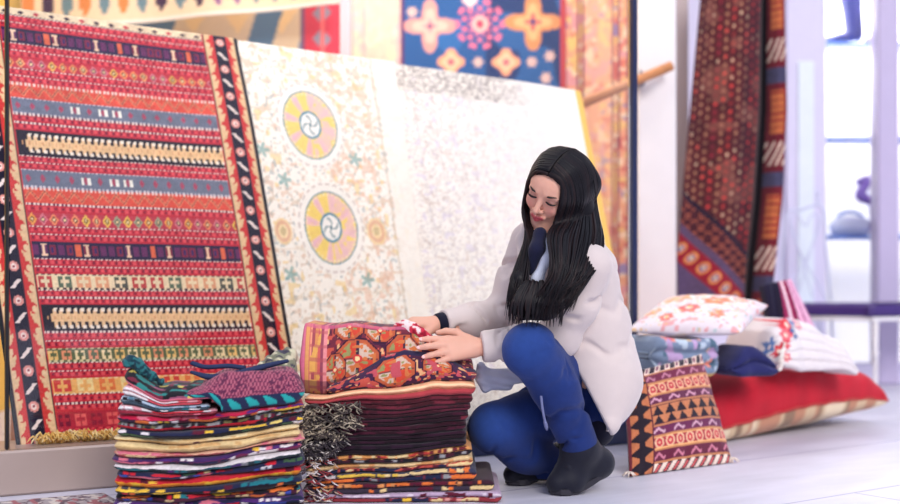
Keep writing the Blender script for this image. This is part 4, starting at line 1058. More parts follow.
for i in range(60):
    f = rnd.random(); a = -.225 + .05 * f; z = .285 + .09 * f + .01 * rnd.random(); s = F5.w(a, -.055 + .03 * f, z); e = s - F5.e * rnd.uniform(.02, .045) - F5.d * .02 + np.array([0, 0, -rnd.uniform(.012, .03)]); e[2] = max(e[2], .272)
    S.append(s); E.append(e); Mi.append((s + e) / 2 - F5.d * .01)
fringe('fringe', S, E, Mi, .0028, M_FRINGE, bl_, [(240, 234, 226), (226, 214, 206)], 205)
# ---- pink and white striped cloth standing folded behind the blanket
q = [at(770, 283, 5.48), at(791, 279, 5.54), at(772, 358, 5.46), at(824, 356, 5.52)]
P = bil(*q, 60, 60); v, u = np.meshgrid(np.linspace(0, 1, 60), np.linspace(0, 1, 60), indexing='ij')
P[..., 1] -= .10 * np.sin(v * PI / 2) ** .8 * (.6 + .4 * np.sin(u * 3)) - .0; P[..., 1] += .012 * np.sin(u * 15)
K = Paint(u.shape, (30, 26, 52)); s = u + .10 * np.sin(v * 2); K.put(s > .34, (150, 40, 86)); K.put((s > .48) & (s < .58), (240, 214, 224)); K.put((s > .66) & (s < .72), (120, 30, 70)); K.put(s > .72, (226, 170, 200)); K.put((s > .84) & (s < .9), (166, 60, 110))
st = slab('striped_cloth', P, K.c, M_TEX, .05); tag(st, 'navy and pink striped cloth propped behind the white blanket', 'cloth')
# ---- white floral cushion on top
def floral(u, v):
    K = Paint(u.shape, (230, 218, 222))
    for (ca, cb, r, c) in ((.62, .46, .13, (238, 130, 90)), (.24, .42, .12, (240, 170, 120)), (.42, .2, .10, (236, 120, 100)), (.45, .72, .09, (232, 110, 110)), (.80, .28, .08, (236, 150, 140)), (.14, .76, .07, (236, 170, 130)), (.72, .80, .07, (238, 140, 110)), (.30, .88, .06, (230, 120, 110)), (.88, .62, .06, (240, 190, 190)), (.1, .2, .06, (236, 160, 150))):
        d = np.hypot((u - ca), (v - cb) * 1.0) / r; th = np.arctan2(v - cb, u - ca)
        K.put(d < 1.25 * (1 + .12 * np.cos(7 * th)), (240, 232, 228)); K.put((d < 1 + .16 * np.cos(6 * th)) & (d > .34), c); K.put((d < .28), (244, 196, 110)); K.put((np.abs(d - 1.36) < .06), (196, 206, 170), .8)
    n = vnoise(u * 26, v * 26, 3); K.put(n > .78, (232, 150, 150), .8); K.put(n < .16, (180, 200, 200), .8); K.put(vnoise(u * 40, v * 40, 4) > .84, (236, 190, 120), .8)
    return K.c
fc = thing('floral_cushion', 'white cushion with orange flowers lying on top of the floral textile', 'cushion', (1.0, 4.85, .43))
V, Fq, C = pillow('', at(668, 300, 4.98) + [0, .0, .0], at(768, 306, 4.94), at(626, 331, 4.60), at(741, 333, 4.60), .068, floral, flatcol((226, 214, 220)), None, None, 90, .42, .05, .62, seed=8, wr=.004)
mesh_obj('cushion_cover', V, Fq, M_COTTON, C, fc)
# ---- patterned cushion leaning in front
def tribal(u, v):
    K = Paint(u.shape, (128, 40, 60)); x = (u - .2) / .8
    # left column: black arrows on orange
    L = u < .2; K.put(L, (188, 112, 74)); f = frac(v / .125); s = u / .2
    K.put(L & (np.abs(s - .5) < .52 * (1 - np.abs(f - .45) * 2.1)) & (s > .05), (34, 22, 34)); K.put(L & (np.abs(s - .5) < .12) , (34, 22, 34)); K.put(L & (np.abs(s - .03) < .05), (110, 36, 50))
    R = ~L; B = [0, .10, .115, .20, .215, .33, .345, .42, .435, .60, .615, .69, .705, .82, .835, .92, .935, 1.01]
    def saw(a, b, bg, fg, per, fg2=None):
        m = R & (v >= a) & (v < b); t = (v - a) / (b - a); K.put(m, bg); f = frac(x / per + .55 * t); K.put(m & (f < .5) & (np.abs(t - .5) < .44), fg)
        if fg2: K.put(m & (f > .6) & (f < .85) & (np.abs(t - .5) < .3), fg2)
    def dia(a, b, bg, c1, c2, per):
        m = R & (v >= a) & (v < b); t = (v - a) / (b - a); K.put(m, bg); f = frac(x / per); r = np.hypot((f - .5) * 2.2, (t - .5) * 2)
        K.put(m & (r < .94), c1); K.put(m & (r < .62), c2); K.put(m & (r < .24), c1); K.put(m & ((t < .1) | (t > .9)), (226, 170, 110))
    def zig(a, b, bg, c, per):
        m = R & (v >= a) & (v < b); t = (v - a) / (b - a); K.put(m, bg); K.put(m & (np.abs(t - .25 - .5 * tri(x / per)) < .15) & (frac(x / per * .5) < .6), c)
    def arrows(a, b):
        m = R & (v >= a) & (v < b); t = (v - a) / (b - a); K.put(m, (192, 120, 82)); f = frac(x / .152); tt = frac(t * 2 * .999)
        K.put(m & (np.abs(f - .5) < .46 * tt), (34, 22, 36)); K.put(m & (np.abs(f - .5) < .06) & (t > .1), (34, 22, 36)); K.put(m & ((t < .05) | (t > .95)), (90, 34, 50))
    saw(0, .10, (232, 206, 190), (40, 26, 44), .15, (120, 60, 90)); zig(.115, .20, (110, 34, 64), (190, 124, 146), .11); dia(.215, .33, (160, 38, 56), (222, 172, 138), (190, 50, 66), .125)
    zig(.345, .42, (96, 34, 66), (206, 150, 170), .12); arrows(.435, .61); zig(.62, .695, (104, 38, 76), (206, 160, 176), .12); dia(.705, .815, (166, 42, 56), (222, 176, 144), (196, 56, 66), .125); zig(.83, .915, (100, 30, 56), (200, 120, 140), .11); saw(.925, 1.01, (60, 26, 46), (236, 214, 196), .11, (206, 90, 90))
    for q in (.107, .207, .337, .427, .615, .70, .822, .92): K.put(R & (np.abs(v - q) < .008), (190, 124, 84))
    K.put(np.abs(u - .2) < .008, (90, 30, 46)); K.mottle(u, v, 90, .12, 2); return K.c
tc = thing('patterned_cushion', 'maroon and orange patterned cushion leaning upright beside the crouching woman', 'cushion', (.78, 4.1, 0))
V, Fq, C = pillow('', at(622, 374, 4.22), at(701, 354, 4.46), at(629, 480, 3.93), at(733, 464, 4.24), .055, tribal, flatcol((70, 34, 50)), None, None, 190, .48, .03, .8, seed=10, wr=.003)
V[:, 2] = np.maximum(V[:, 2], .003)
mesh_obj('cushion_cover', V, Fq, M_COTTON, C, tc)
for q in (at(629, 480, 3.93), at(733, 464, 4.24)):
    q[2] = .016; mb = MB()
    for k in range(7):
        a = k * .9; mb.tube([q, q + np.array([.012 * math.cos(a), .012 * math.sin(a), -.002]), q + np.array([.022 * math.cos(a), .022 * math.sin(a), -.011])], [.004, .003, .0015], 5, (236, 220, 206))
    mb.build('tassel', M_FRINGE, tc)
# ================================================================== THE CROUCHING WOMAN
pr_loc = at(560, 480, 3.72); pr_loc[2] = 0
# joints (world metres)
pelvis = at(596, 384, 3.76); waist = at(587, 330, 3.72); chest = at(573, 274, 3.67); neckb = at(563, 240, 3.64)
shL, shR = at(591, 266, 3.53), at(531, 242, 3.80)          # her left (near) and right (far) shoulder
elL, wrL = at(560, 338, 3.60), at(479, 347, 3.575)
elR, wrR = at(503, 316, 3.80), at(441, 324, 3.70)
hipL, knL, anL = at(596, 388, 3.76), at(531, 350, 3.49), at(581, 449, 3.64)
hipR, knR, anR = at(592, 400, 3.88), at(494, 428, 3.67), at(566, 474, 3.84)
# head frame: f out of the face, l towards her left, u up
hf = unit([-.554, -.699, -.453]); hl = np.array([.82, -.38, -.42]); hl = unit(hl - hf * (hl @ hf)); hu = np.cross(hf, hl)
HS = .93
HO = at(542, 198, 3.53) - hf * .085 * HS
def H(f, l, u): return HO + HS * (hf * f + hl * l + hu * u)
HR = np.stack([hf, hl, hu], 1)

# ---------------------------------------------------------------- hands: chains of bent fingers
def rot(v, k, a):
    k = unit(k); return v * math.cos(a) + np.cross(k, v) * math.sin(a) + k * (k @ v) * (1 - math.cos(a))
def hand_into(F, w, d, n, s, curls, spread, thumb, k=.006, scale=1.0):
    """w wrist, d along the hand, n out of its back, s to the thumb side"""
    d = unit(d); n = unit(n - d * (n @ d)); s = unit(s - d * (s @ d) - n * (s @ n)); S = scale
    F.cone(w - d * .05, w + d * .012, .0235, .0225, .01)
    tips = []
    for i, (off, L, r) in enumerate(((.026, .070, .0098), (.009, .077, .0100), (-.009, .071, .0095), (-.025, .057, .0085))):
        m0 = w + (d * .012 + s * off * .55) * S; m1 = w + (d * (.083 - .004 * abs(i - 1)) + s * off + n * (.004 - .003 * abs(i - 1.3))) * S
        F.cone(m0, m1, .0155 * S, .0115 * S, .012)
        dd = unit(d + s * spread[i]); ax = np.cross(dd, -n); p = m1; rr = r * S
        for j, (fr_, c) in enumerate(zip((.46, .30, .24), curls[i])):
            dd = rot(dd, ax, c); q = p + dd * L * fr_ * S; F.cone(p, q, rr, rr * .9, .004); p = q; rr *= .9
        tips.append((p, dd, rr))
    base = w + (d * .022 + s * .024 - n * .006) * S; p = base; F.cone(w + d * .01, base, .017 * S, .0165 * S, .01)
    for (dir_, L, r0, r1) in thumb:
        dv = unit(d * dir_[0] + s * dir_[1] + n * dir_[2]); q = p + dv * L * S; F.cone(p, q, r0 * S, r1 * S, .006); p = q
    return tips, n

lo, hi = np.array([-.24, 3.30, .0]), np.array([.72, 4.05, 1.10])
F = Field((-.22, 3.34, .02), (.62, 4.0, 1.04), .0045)
# head
F.ell(H(-.010, 0, .022), np.array([.096, .075, .078]) * HS, HR, .02)
F.ell(H(.028, 0, -.042), np.array([.060, .057, .074]) * HS, HR, .025)
F.ell(H(.048, 0, .024), np.array([.046, .058, .044]) * HS, HR, .02)
for s in (-1, 1):
    F.cone(H(-.005, .052 * s, -.058), H(.064, .014 * s, -.104), .020 * HS, .019 * HS, .02)
    F.ball(H(.061, .036 * s, -.034), .024 * HS, .02)
    F.cone(H(.088, .016 * s, .017), H(.078, .044 * s, .014), .0085 * HS, .007 * HS, .012)
    F.ell(H(-.008, .076 * s, -.012), np.array([.020, .009, .030]) * HS, HR, .006)
F.ball(H(.073, 0, -.104), .0195 * HS, .015)
for s in (-1, 1):
    F.ball(H(.104, .031 * s, -.002), .0155 * HS, .014, sub=True)
    F.ell(H(.0775, .031 * s, -.004), np.array([.0125, .0155, .0125]) * HS, HR, .004)
F.cone(H(.087, 0, .008), H(.111, 0, -.036), .0075 * HS, .0098 * HS, .010)
for s in (-1, 1): F.ball(H(.099, .0125 * s, -.040), .0078 * HS, .006)
F.cone(H(.089, .023, -.0625), H(.0985, 0, -.0615), .0048 * HS, .0066 * HS, .006); F.cone(H(.089, -.023, -.0625), H(.0985, 0, -.0615), .0055 * HS, .0068 * HS, .006)
F.cone(H(.088, .020, -.068), H(.0965, 0, -.0735), .0050 * HS, .0072 * HS, .006); F.cone(H(.088, -.020, -.068), H(.0965, 0, -.0735), .0055 * HS, .0076 * HS, .006)
F.cone(H(.1, -.018, -.0672), H(.1, .018, -.0672), .0016, .0016, .004, sub=True)
# neck and trunk, limbs (inside the clothes)
F.cone(H(-.022, 0, -.05), neckb, .049, .052, .03)
F.chain([neckb, chest, waist, pelvis], [.06, .085, .080, .085], .05)
F.cone(shL, shR, .045, .05, .05); F.chain([shL, elL, wrL], [.040, .034, .024], .02); F.chain([shR, elR, wrR], [.040, .034, .024], .02)
F.chain([hipL, knL, anL], [.050, .044, .032], .02); F.chain([hipR, knR, anR], [.050, .044, .032], .02)
# near hand: laid on the front of the carpet, fingers to the left
dL = unit(at(440, 349, 3.530) - wrL)
tipsL, nL = hand_into(F, wrL + dL * .006, dL, np.array([.05, -.90, .42]), np.array([0, .30, .95]),
    [(.06, .14, .16), (.06, .18, .18), (.10, .20, .2), (.14, .24, .22)], (.12, .03, -.07, -.18),
    [((.62, .72, -.18), .034, .0145, .0115), ((.92, .30, -.30), .028, .0112, .0095), ((.96, .05, -.4), .022, .0095, .0078)], scale=1.08)
# far hand: palm down over the lifted corner, fingers curled round it
dR = unit(np.array([-.97, -.22, .06]))
tipsR, nR = hand_into(F, wrR + dR * .006, dR, np.array([-.18, -.30, .93]), np.array([.1, -.94, -.3]),
    [(.30, .55, .45), (.38, .62, .5), (.42, .66, .5), (.5, .7, .5)], (.05, .0, -.05, -.1),
    [((.66, .62, -.35), .032, .0145, .0115), ((.88, .25, -.45), .027, .0112, .0095), ((.85, -.1, -.5), .02, .0095, .0078)])
V, Q = F.mesh()
L = (V - HO) / HS; lf, ll, lu = L @ hf, L @ hl, L @ hu
C = np.tile(lin((226, 170, 146)), (len(V), 1))
def blend(m, c, k=1.0):
    global C
    m = np.clip(m, 0, 1)[:, None] * k; C = C * (1 - m) + lin(c) * m
head = (np.hypot(np.hypot(lf, ll), lu) < .16)
lip = np.maximum(1 - np.hypot(ll / .027, (lu + .0672 - 6 * ll ** 2) / .0120), 0) * (lf > .08); blend(np.where(head, smooth01(lip * 3.5), 0), (196, 70, 84), .9)
for s in (-1, 1): blend(np.where(head, np.exp(-(((ll - .038 * s) / .018) ** 2 + ((lu + .034) / .018) ** 2)) * (lf > .03), 0), (232, 142, 130), .45)
for s in (-1, 1): blend(np.where(head, np.exp(-(((ll - .031 * s) / .015) ** 2 + ((lu - .000) / .010) ** 2) ** 2) * (lf > .05), 0), (150, 96, 92), .5)
for (p, dd, rr) in tipsL + tipsR: blend(np.exp(-(np.linalg.norm(V - p, axis=1) / .012) ** 2), (236, 160, 146), .5)
M_SKIN = cloth('skin', .5, .05, 300, 0, True, var=.03, vscale=30); bs = M_SKIN.node_tree.nodes['Principled BSDF']; bs.inputs['Specular IOR Level'].default_value = .4
bs.inputs['Subsurface Weight'].default_value = .12; bs.inputs['Subsurface Radius'].default_value = (.012, .005, .003)
V0 = V - pr_loc
person = mesh_obj('person', V0, Q, M_SKIN, C); person.location = tuple(pr_loc)
tag(person, 'crouching woman with long black hair, pale coat, blue jeans and black boots', 'person')
# nails
M_NAIL = plain('nail', (244, 196, 190), .3, var=.0)
for tips, nb in ((tipsL, nL), (tipsR, nR)):
    for (p, dd, rr) in tips:
        nn = unit(nb - dd * (nb @ dd)); sd = np.cross(dd, nn); n = 10; mb = MB()
        if nn @ np.array([0, -1, .2]) < -.2 or dd[2] < -.75: continue
        c = p + nn * rr * .84 + dd * .001; Vn = [c + nn * .0016] + [c + dd * .0062 * math.cos(2 * PI * k / n) + sd * .0050 * math.sin(2 * PI * k / n) - nn * .0005 for k in range(n)]
        mb.add(Vn, [(0, 1 + k, 1 + (k + 1) % n) for k in range(n)]); mb.build('fingernail', M_NAIL, person)
# eyes: lowered lids with dark lashes, a sliver of iris; brows
M_LASH = plain('lash', (26, 16, 18), .6, var=0)
for s in (-1, 1):
    mb = MB(); a = np.linspace(-1, 1, 13)
    pts = [H(.0775 + .0128 * math.sqrt(max(0, 1 - (.72 * q) ** 2)) * .98 + .001, .031 * s + .0155 * q, -.0065 + .0025 * (q * q) * 1.0) for q in a]
    mb.tube(pts, .0023 * (1 - .5 * a * a) + .0006, 6); e = H(.078, .031 * s + .0185 * s, -.0035); mb.tube([pts[-1 if s > 0 else 0], e], [.0015, .0004], 5); mb.build('eyelash', M_LASH, person)
    mb = MB(); pts = [H(.097 - .010 * q * q - .006 * max(q, 0), s * (.030 + .0175 * q), .0215 + .004 * q - .005 * q * q) for q in a]
    mb.tube(pts, .0030 * (1 - .6 * np.clip(a, 0, 1)) * (1 - .25 * np.clip(-a, 0, 1)), 6); mb.build('eyebrow', M_LASH, person)

# ---------------------------------------------------------------- coat
M_COAT = cloth('coat_wool', .85, .25, 500, .3, True, var=.04, vscale=30)
def creases(V, p, q, amp, freq, seed, rad):
    """uneven creases running across a limb from p to q"""
    p, q = np.asarray(p), np.asarray(q); ax = unit(q - p); ln = np.linalg.norm(q - p); t = (V - p) @ ax / ln; rv = V - p - np.outer((V - p) @ ax, ax); rd = np.linalg.norm(rv, axis=1)
    m = np.exp(-np.clip(rd / rad - 1, 0, 9) ** 2 * 6) * smooth01((t + .15) / .2) * smooth01((1.15 - t) / .2)
    e1 = unit(np.cross(ax, [0.3, 1, .2])); ph = np.arctan2(rv @ np.cross(ax, e1), rv @ e1)
    w = freq * t * ln + 1.6 * np.sin(ph + seed) + 5 * vnoise(V[:, 0] * 14 + V[:, 2] * 6 + seed, V[:, 1] * 14 + V[:, 2] * 9, seed)
    gate = smooth01((vnoise(t * ln * 18 + seed, ph * .9, seed + 2) - .35) / .3)
    return V - (rv / (rd[:, None] + 1e-6)) * (amp * m * gate * np.clip(np.sin(w), 0, 1) ** 2.5)[:, None]
CC = (214, 200, 195)
def coat_part(name, F, cr):
    V, Q = F.mesh()
    for c in cr: V = creases(V, *c)
    C = np.tile(lin(CC), (len(V), 1)); return V, Q, C
F = Field((.10, 3.34, .10), (.68, 4.10, .88), .006)
F.chain([neckb + [0, .01, -.03], chest, waist], [.080, .120, .121], .05)
F.cone(shL + [-.01, .02, 0], shR, .056, .062, .05); F.cone(shL, shL * .7 + elL * .3, .060, .055, .03)
F.cone(waist, pelvis + np.array([-.01, 0, .02]), .121, .138, .05)
F.ell(at(590, 380, 3.76), (.140, .175, .165), None, .05)
F.cone(at(603, 385, 3.69), at(606, 423, 3.63), .10, .040, .05)         # near skirt panel hanging behind the leg
F.cone(at(600, 395, 3.88), at(596, 425, 3.92), .10, .05, .05)
G_in = [(waist + np.array([-.03, 0, -.045]), pelvis + np.array([-.02, 0, .02]), .098, .116), (at(588, 390, 3.70), at(592, 440, 3.66), .095, .045), (at(585, 395, 3.86), at(585, 440, 3.88), .105, .06)]
for g in G_in: F.cone(*g, .02, sub=True)
F.half(at(569, 355, 3.6), (-.88, -.06, -.47), .004)
F.half(at(600, 440, 3.7), (0, 0, -1), .006)
# collar
F.chain([H(-.075, .075, -.115), H(-.09, .0, -.10), H(-.075, -.075, -.115)], [.020, .024, .020], .02)
F.chain([H(-.075, .075, -.115), at(572, 262, 3.53), at(560, 300, 3.55)], [.020, .020, .014], .015)
F.chain([H(-.075, -.075, -.115), at(523, 240, 3.72), at(524, 290, 3.62)], [.020, .020, .014], .015)
V, Q, C = coat_part('coat', F, [(at(610, 270, 3.7), at(612, 350, 3.72),   .010, 52, 8, .14), (shL, elL, .014, 60, 6, .06)])
coat = mesh_obj('coat', V, Q, M_COAT, C, person)
for nm, sh, el, wr, rs, seed in (('near', shL, elL, wrL, (.060, .054, .046, .0425), 3), ('far', shR, elR, wrR, (.064, .056, .047, .040), 14)):
    F = Field(np.minimum.reduce([sh, el, wr]) - .1, np.maximum.reduce([sh, el, wr]) + .1, .005)
    F.chain([sh, sh * .5 + el * .5 + [.004, 0, -.004], el], [rs[0], (rs[0] + rs[1]) / 2 + .003, rs[1]], .03); ax = unit(el - wr)
    F.chain([el, el * .5 + wr * .5 + [0, 0, -.003], wr - ax * .03], [rs[1], (rs[1] + rs[2]) / 2, rs[3]], .03)
    c0 = wr + ax * .008
    if nm == 'near': F.cone(wr - ax * .03, wr + ax * .082, rs[3] + .0015, rs[3] + .005, .003)
    F.half(c0, -ax, .003)
    V, Q, C = coat_part('sleeve', F, [(sh, el, .017, 62, seed, rs[0]), (el, wr, .014, 70, seed + 1, rs[2])])
    if nm == 'near': C[np.abs((V - wr) @ ax - .086) < .0035] *= .6
    mesh_obj('sleeve', V, Q, M_COAT, C, coat)
# dark inner layers seen in the coat's opening and at the far wrist
M_INNER = cloth('navy_knit', .9, .4, 500, .1, False, (24, 24, 44), .12, 60)
F = Field((.0, 3.40, .12), (.62, 4.0, .86), .007)
F.chain([neckb + [0, 0, -.02], chest, waist, pelvis], [.07, .105, .105, .11], .05); F.cone(at(580, 355, 3.73), at(590, 425, 3.74), .06, .05, .03); F.cone(hipL + [.01, 0, 0], at(598, 430, 3.76), .07, .05, .03)
V, Q = F.mesh(); mesh_obj('sweater', V, Q, M_INNER, None, person)
mb = MB(); ax = unit(elR - wrR); mb.tube([wrR - ax * .016, wrR - ax * .010, wrR + ax * .03], [.030, .0335, .036], 16); mb.build('sweater_cuff', M_INNER, person)
# pale blue shirt and dark scarf at the throat
M_SHIRT = cloth('pale_blue_cotton', .85, .2, 500, .1, False, (206, 211, 226), .06, 30)
F = Field((.08, 3.3, .5), (.42, 3.8, .88), .005)
F.chain([at(549, 240, 3.52), at(547, 258, 3.50), at(537, 280, 3.50), at(532, 300, 3.52)], [.012, .014, .015, .012], .02)
V, Q = F.mesh(); mesh_obj('shirt_collar', V, Q, M_SHIRT, None, person)
M_SCARF = cloth('dark_scarf', .9, .4, 400, .1, False, (24, 26, 52), .2, 50)
F = Field((.08, 3.25, .44), (.5, 3.9, .90), .005)
F.chain([H(.02, .06, -.14), H(.045, .0, -.150), H(.02, -.045, -.145)], [.024, .028, .020], .02); F.chain([H(.03, .06, -.14), H(-.05, .075, -.13)], [.026, .026], .02)
F.chain([at(540, 234, 3.53), at(537, 250, 3.50), at(531, 272, 3.51)], [.020, .020, .010], .02)
V, Q = F.mesh(); mesh_obj('scarf', V, Q, M_SCARF, None, person)

# ---------------------------------------------------------------- jeans
M_JEAN = cloth('blue_denim', .85, .35, 900, .1, True, var=.14, vscale=60)
F = Field((.0, 3.32, .02), (.62, 4.05, .56), .006)
F.chain([hipL, hipL * .5 + knL * .5 + [-.016, .01, -.008], knL], [.056, .060, .071], .03)
F.chain([knL, knL * .62 + anL * .38 + [.015, .01, 0], anL - (knL - anL) * .03], [.071, .067, .053], .02)
F.ball(knL + [-.008, -.004, .0], .071, .02)
F.chain([hipR, hipR * .5 + knR * .5 + [0, 0, .008], knR], [.090, .084, .074], .03)
F.chain([knR, knR * .55 + anR * .45 + [-.01, 0, .0], anR], [.072, .068, .046], .02)
F.ball(pelvis + [0, .03, -.03], .125, .05)
V, Q = F.mesh()
for cr in ((knL, anL, .013, 55, 12, .06), (anL + (knL - anL) * .30, anL, .013, 110, 13, .05), (hipL, knL, .011, 45, 14, .08), (knR, hipR, .013, 45, 15, .08), (knR, anR, .012, 60, 16, .06), (knL + [.03, 0, .0], anL + [.03, 0, .05], .011, 40, 19, .06)): V = creases(V, *cr)
C = np.tile(lin((27, 48, 108)), (len(V), 1)); n = vnoise(V[:, 0] * 26 + V[:, 1] * 9, V[:, 2] * 26, 17)
C *= (1 + .25 * (n - .5))[:, None]
for kk in (knL, knR): w_ = np.exp(-(np.linalg.norm(V - (kk + [-.03, -.03, .02]), axis=1) / .10) ** 2)[:, None]; C = C * (1 - .4 * w_) + lin((56, 96, 176)) * .4 * w_  # knee highlight painted in as lighter blue
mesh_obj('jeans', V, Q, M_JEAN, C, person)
# stitched seam along the far knee and the near leg
# ---------------------------------------------------------------- boots
M_BOOT = cloth('black_nubuck', .5, .3, 500, .1, False, (24, 25, 38), .15, 40)
M_SOLE = plain('boot_sole', (36, 34, 44), .6)
def boot(an, heel, ball, toe, name):
    d = unit((toe - heel) * [1, 1, 0]); s = np.array([-d[1], d[0], 0])
    b = bpy.data.objects.new(name, None); COL.objects.link(b); b.parent = person; b.location = tuple(heel - pr_loc)
    F = Field(np.minimum.reduce([an, heel, ball, toe]) - .09, np.maximum.reduce([an, heel, ball, toe]) + .12, .0045)
    up = unit(an - heel)
    F.chain([an + (an - heel) * .02, an, heel + up * .045], [.050, .049, .044], .02)
    F.chain([heel + up * .035, ball + [0, 0, .034], toe + [0, 0, .028] - d * .02], [.038, .042, .030], .03)
    F.cone(an + d * .01, ball + [0, 0, .045], .046, .036, .03); F.cone(ball + s * .018 + [0, 0, .026], ball - s * .018 + [0, 0, .026], .028, .028, .02)
    F.half((0, 0, .012), (0, 0, -1))
    for k in range(3):
        q = an * (1 - .22 * k - .25) + (ball + [0, 0, .05]) * (.22 * k + .25); F.cone(q - s * .03 + d * .035 + [0, 0, .004], q + s * .03 + d * .035 + [0, 0, .004], .005, .005, .004)
    V, Q = F.mesh(); nb = bpy.data.objects
    o = mesh_obj('upper', V - 0, Q, M_BOOT, None, None); o.data.transform(Matrix.Translation([-float(q) for q in heel])); o.parent = b
    mb = MB(); n = 22; ring = []
    L_ = np.linalg.norm((toe - heel)); prof = lambda t: (.030 + .014 * math.sin(PI * min(1, t * 1.15)) if t < .8 else .040 * math.sqrt(max(0, 1 - ((t - .8) / .2) ** 2)) + .002)
    ts = np.linspace(0, 1, 16); lft, rgt = [], []
    hz = heel[2]; bt = np.linalg.norm((ball - heel) * [1, 1, 0]) / np.linalg.norm((toe - heel) * [1, 1, 0])
    for t in ts:
        z = max(.004, hz * (1 - t / bt)); c = (heel * (1 - t) + toe * t) * [1, 1, 0] + np.array([0, 0, z]); wv = prof(t) if t > .02 else .02
        lft.append(c + s * wv); rgt.append(c - s * wv)
    loop = lft + rgt[::-1]; m = len(loop); top = [q + [0, 0, .016] for q in loop]
    mb.add(loop + top, [tuple(reversed(range(m)))] + [tuple(range(m, 2 * m))] + [(k, (k + 1) % m, m + (k + 1) % m, m + k) for k in range(m)])
    o = mb.build('sole', M_SOLE, None, False); o.data.transform(Matrix.Translation([-float(q) for q in heel])); o.parent = b
    return b
def ground(x, y, z=0.0):
    Y = FPX * (CAMH - z) / (y - HOR); return at(x, y, Y)
hN = np.array([at(606, 460, 3.72)[0], 3.71, .060]); tN = ground(551, 494, .004); bN = hN * .30 + tN * .70; bN[2] = .004
boot(anL, hN, bN, tN, 'boot')
hF = np.array([at(566, 470, 3.90)[0], 3.93, .100]); tF = np.array([at(508, 485, 3.79)[0], 3.77, .004]); bF = hF * .28 + tF * .72; bF[2] = .004
boot(anR, hF, bF, tF, 'boot')
# coat belt end hanging between the knees
mb = MB(); pts = catmull([at(541, 396, 3.47), at(543, 412, 3.475), at(547, 430, 3.50)], 12); mb.tube(pts, [.004] * 9 + [.006, .006, .003], 6); mb.build('belt_end', plain('grey_tape', (110, 116, 156), .7), person)
# pale inner flap of the coat between arm and far knee
F = Field((.0, 3.5, .26), (.26, 3.9, .44), .005)
F.chain([at(481, 366, 3.665), at(482, 378, 3.66), at(485, 389, 3.66)], [.013, .017, .012], .015); F.chain([at(484, 374, 3.67), at(500, 378, 3.675), at(524, 374, 3.69)], [.020, .024, .026], .015); F.chain([at(486, 386, 3.66), at(508, 386, 3.67)], [.012, .014], .012)
V, Q = F.mesh(); V = V + np.stack([0 * V[:, 0], -.003 * np.sin(V[:, 2] * 260 + V[:, 0] * 60), 0 * V[:, 0]], 1)
mesh_obj('coat_flap', V, Q, M_COAT, np.tile(lin((190, 194, 214)), (len(V), 1)), person)

# ---------------------------------------------------------------- hair
M_HAIR = bpy.data.materials.new('black_hair'); M_HAIR.use_nodes = True
_b = M_HAIR.node_tree.nodes['Principled BSDF']; _b.inputs['Roughness'].default_value = .45; _b.inputs['Specular IOR Level'].default_value = .22
_a = M_HAIR.node_tree.nodes.new('ShaderNodeAttribute'); _a.attribute_name = 'Col'; M_HAIR.node_tree.links.new(_a.outputs['Color'], _b.inputs['Base Color'])
F = Field((.05, 3.25, .44), (.52, 3.95, 1.06), .0055)
CE = np.array([.110, .089, .089]); cap = H(-.016, 0, .024)
F.ell(cap, CE * HS * [.985, .90, .985], HR, .02)
F.ell(H(.085, 0, -.040), np.array([.070, .066, .112]) * HS, HR, .008, sub=True)      # leave the face free
F.ell(H(.055, 0, -.095), np.array([.095, .125, .085]) * HS, HR, .01, sub=True)
F.chain([H(-.05, .015, .0), at(581, 232, 3.66), at(573, 274, 3.56), at(551, 312, 3.475)], [.055, .050, .044, .020], .03)
F.chain([H(-.075, 0, .0), at(579, 222, 3.69), at(576, 260, 3.60)], [.058, .050, .04], .03)
F.chain([at(526, 248, 3.545), at(519, 280, 3.50), at(515, 310, 3.495)], [.014, .022, .012], .02)
F.cone(at(519, 300, 3.495), at(550, 305, 3.475), .014, .018, .02); F.cone(at(522, 288, 3.50), at(548, 292, 3.49), .012, .016, .02); F.cone(at(515, 311, 3.49), at(552, 313, 3.48), .009, .011, .015); F.cone(at(522, 318, 3.478), at(546, 318, 3.472), .007, .008, .01)
V, Q = F.mesh(); mbh = MB(); mbh.add(V, Q, np.tile(lin((14, 11, 17)), (len(V), 1)))
rnd = random.Random(12)
def on_scalp(f, l, u, r=1.0):
    q = np.array([f + .016, l, u - .024]); q = q / np.linalg.norm(q / CE); return cap + HS * r * (hf * q[0] + hl * q[1] + hu * q[2])
def strand(pts, r, n=26):
    col = rnd.choice([(14, 11, 17), (18, 13, 19), (26, 18, 22), (12, 10, 16), (34, 22, 24)])
    t = np.linspace(0, 1, n); mbh.tube(catmull(pts, n), r * (1 - .9 * t ** 2.4), 6, col, True)
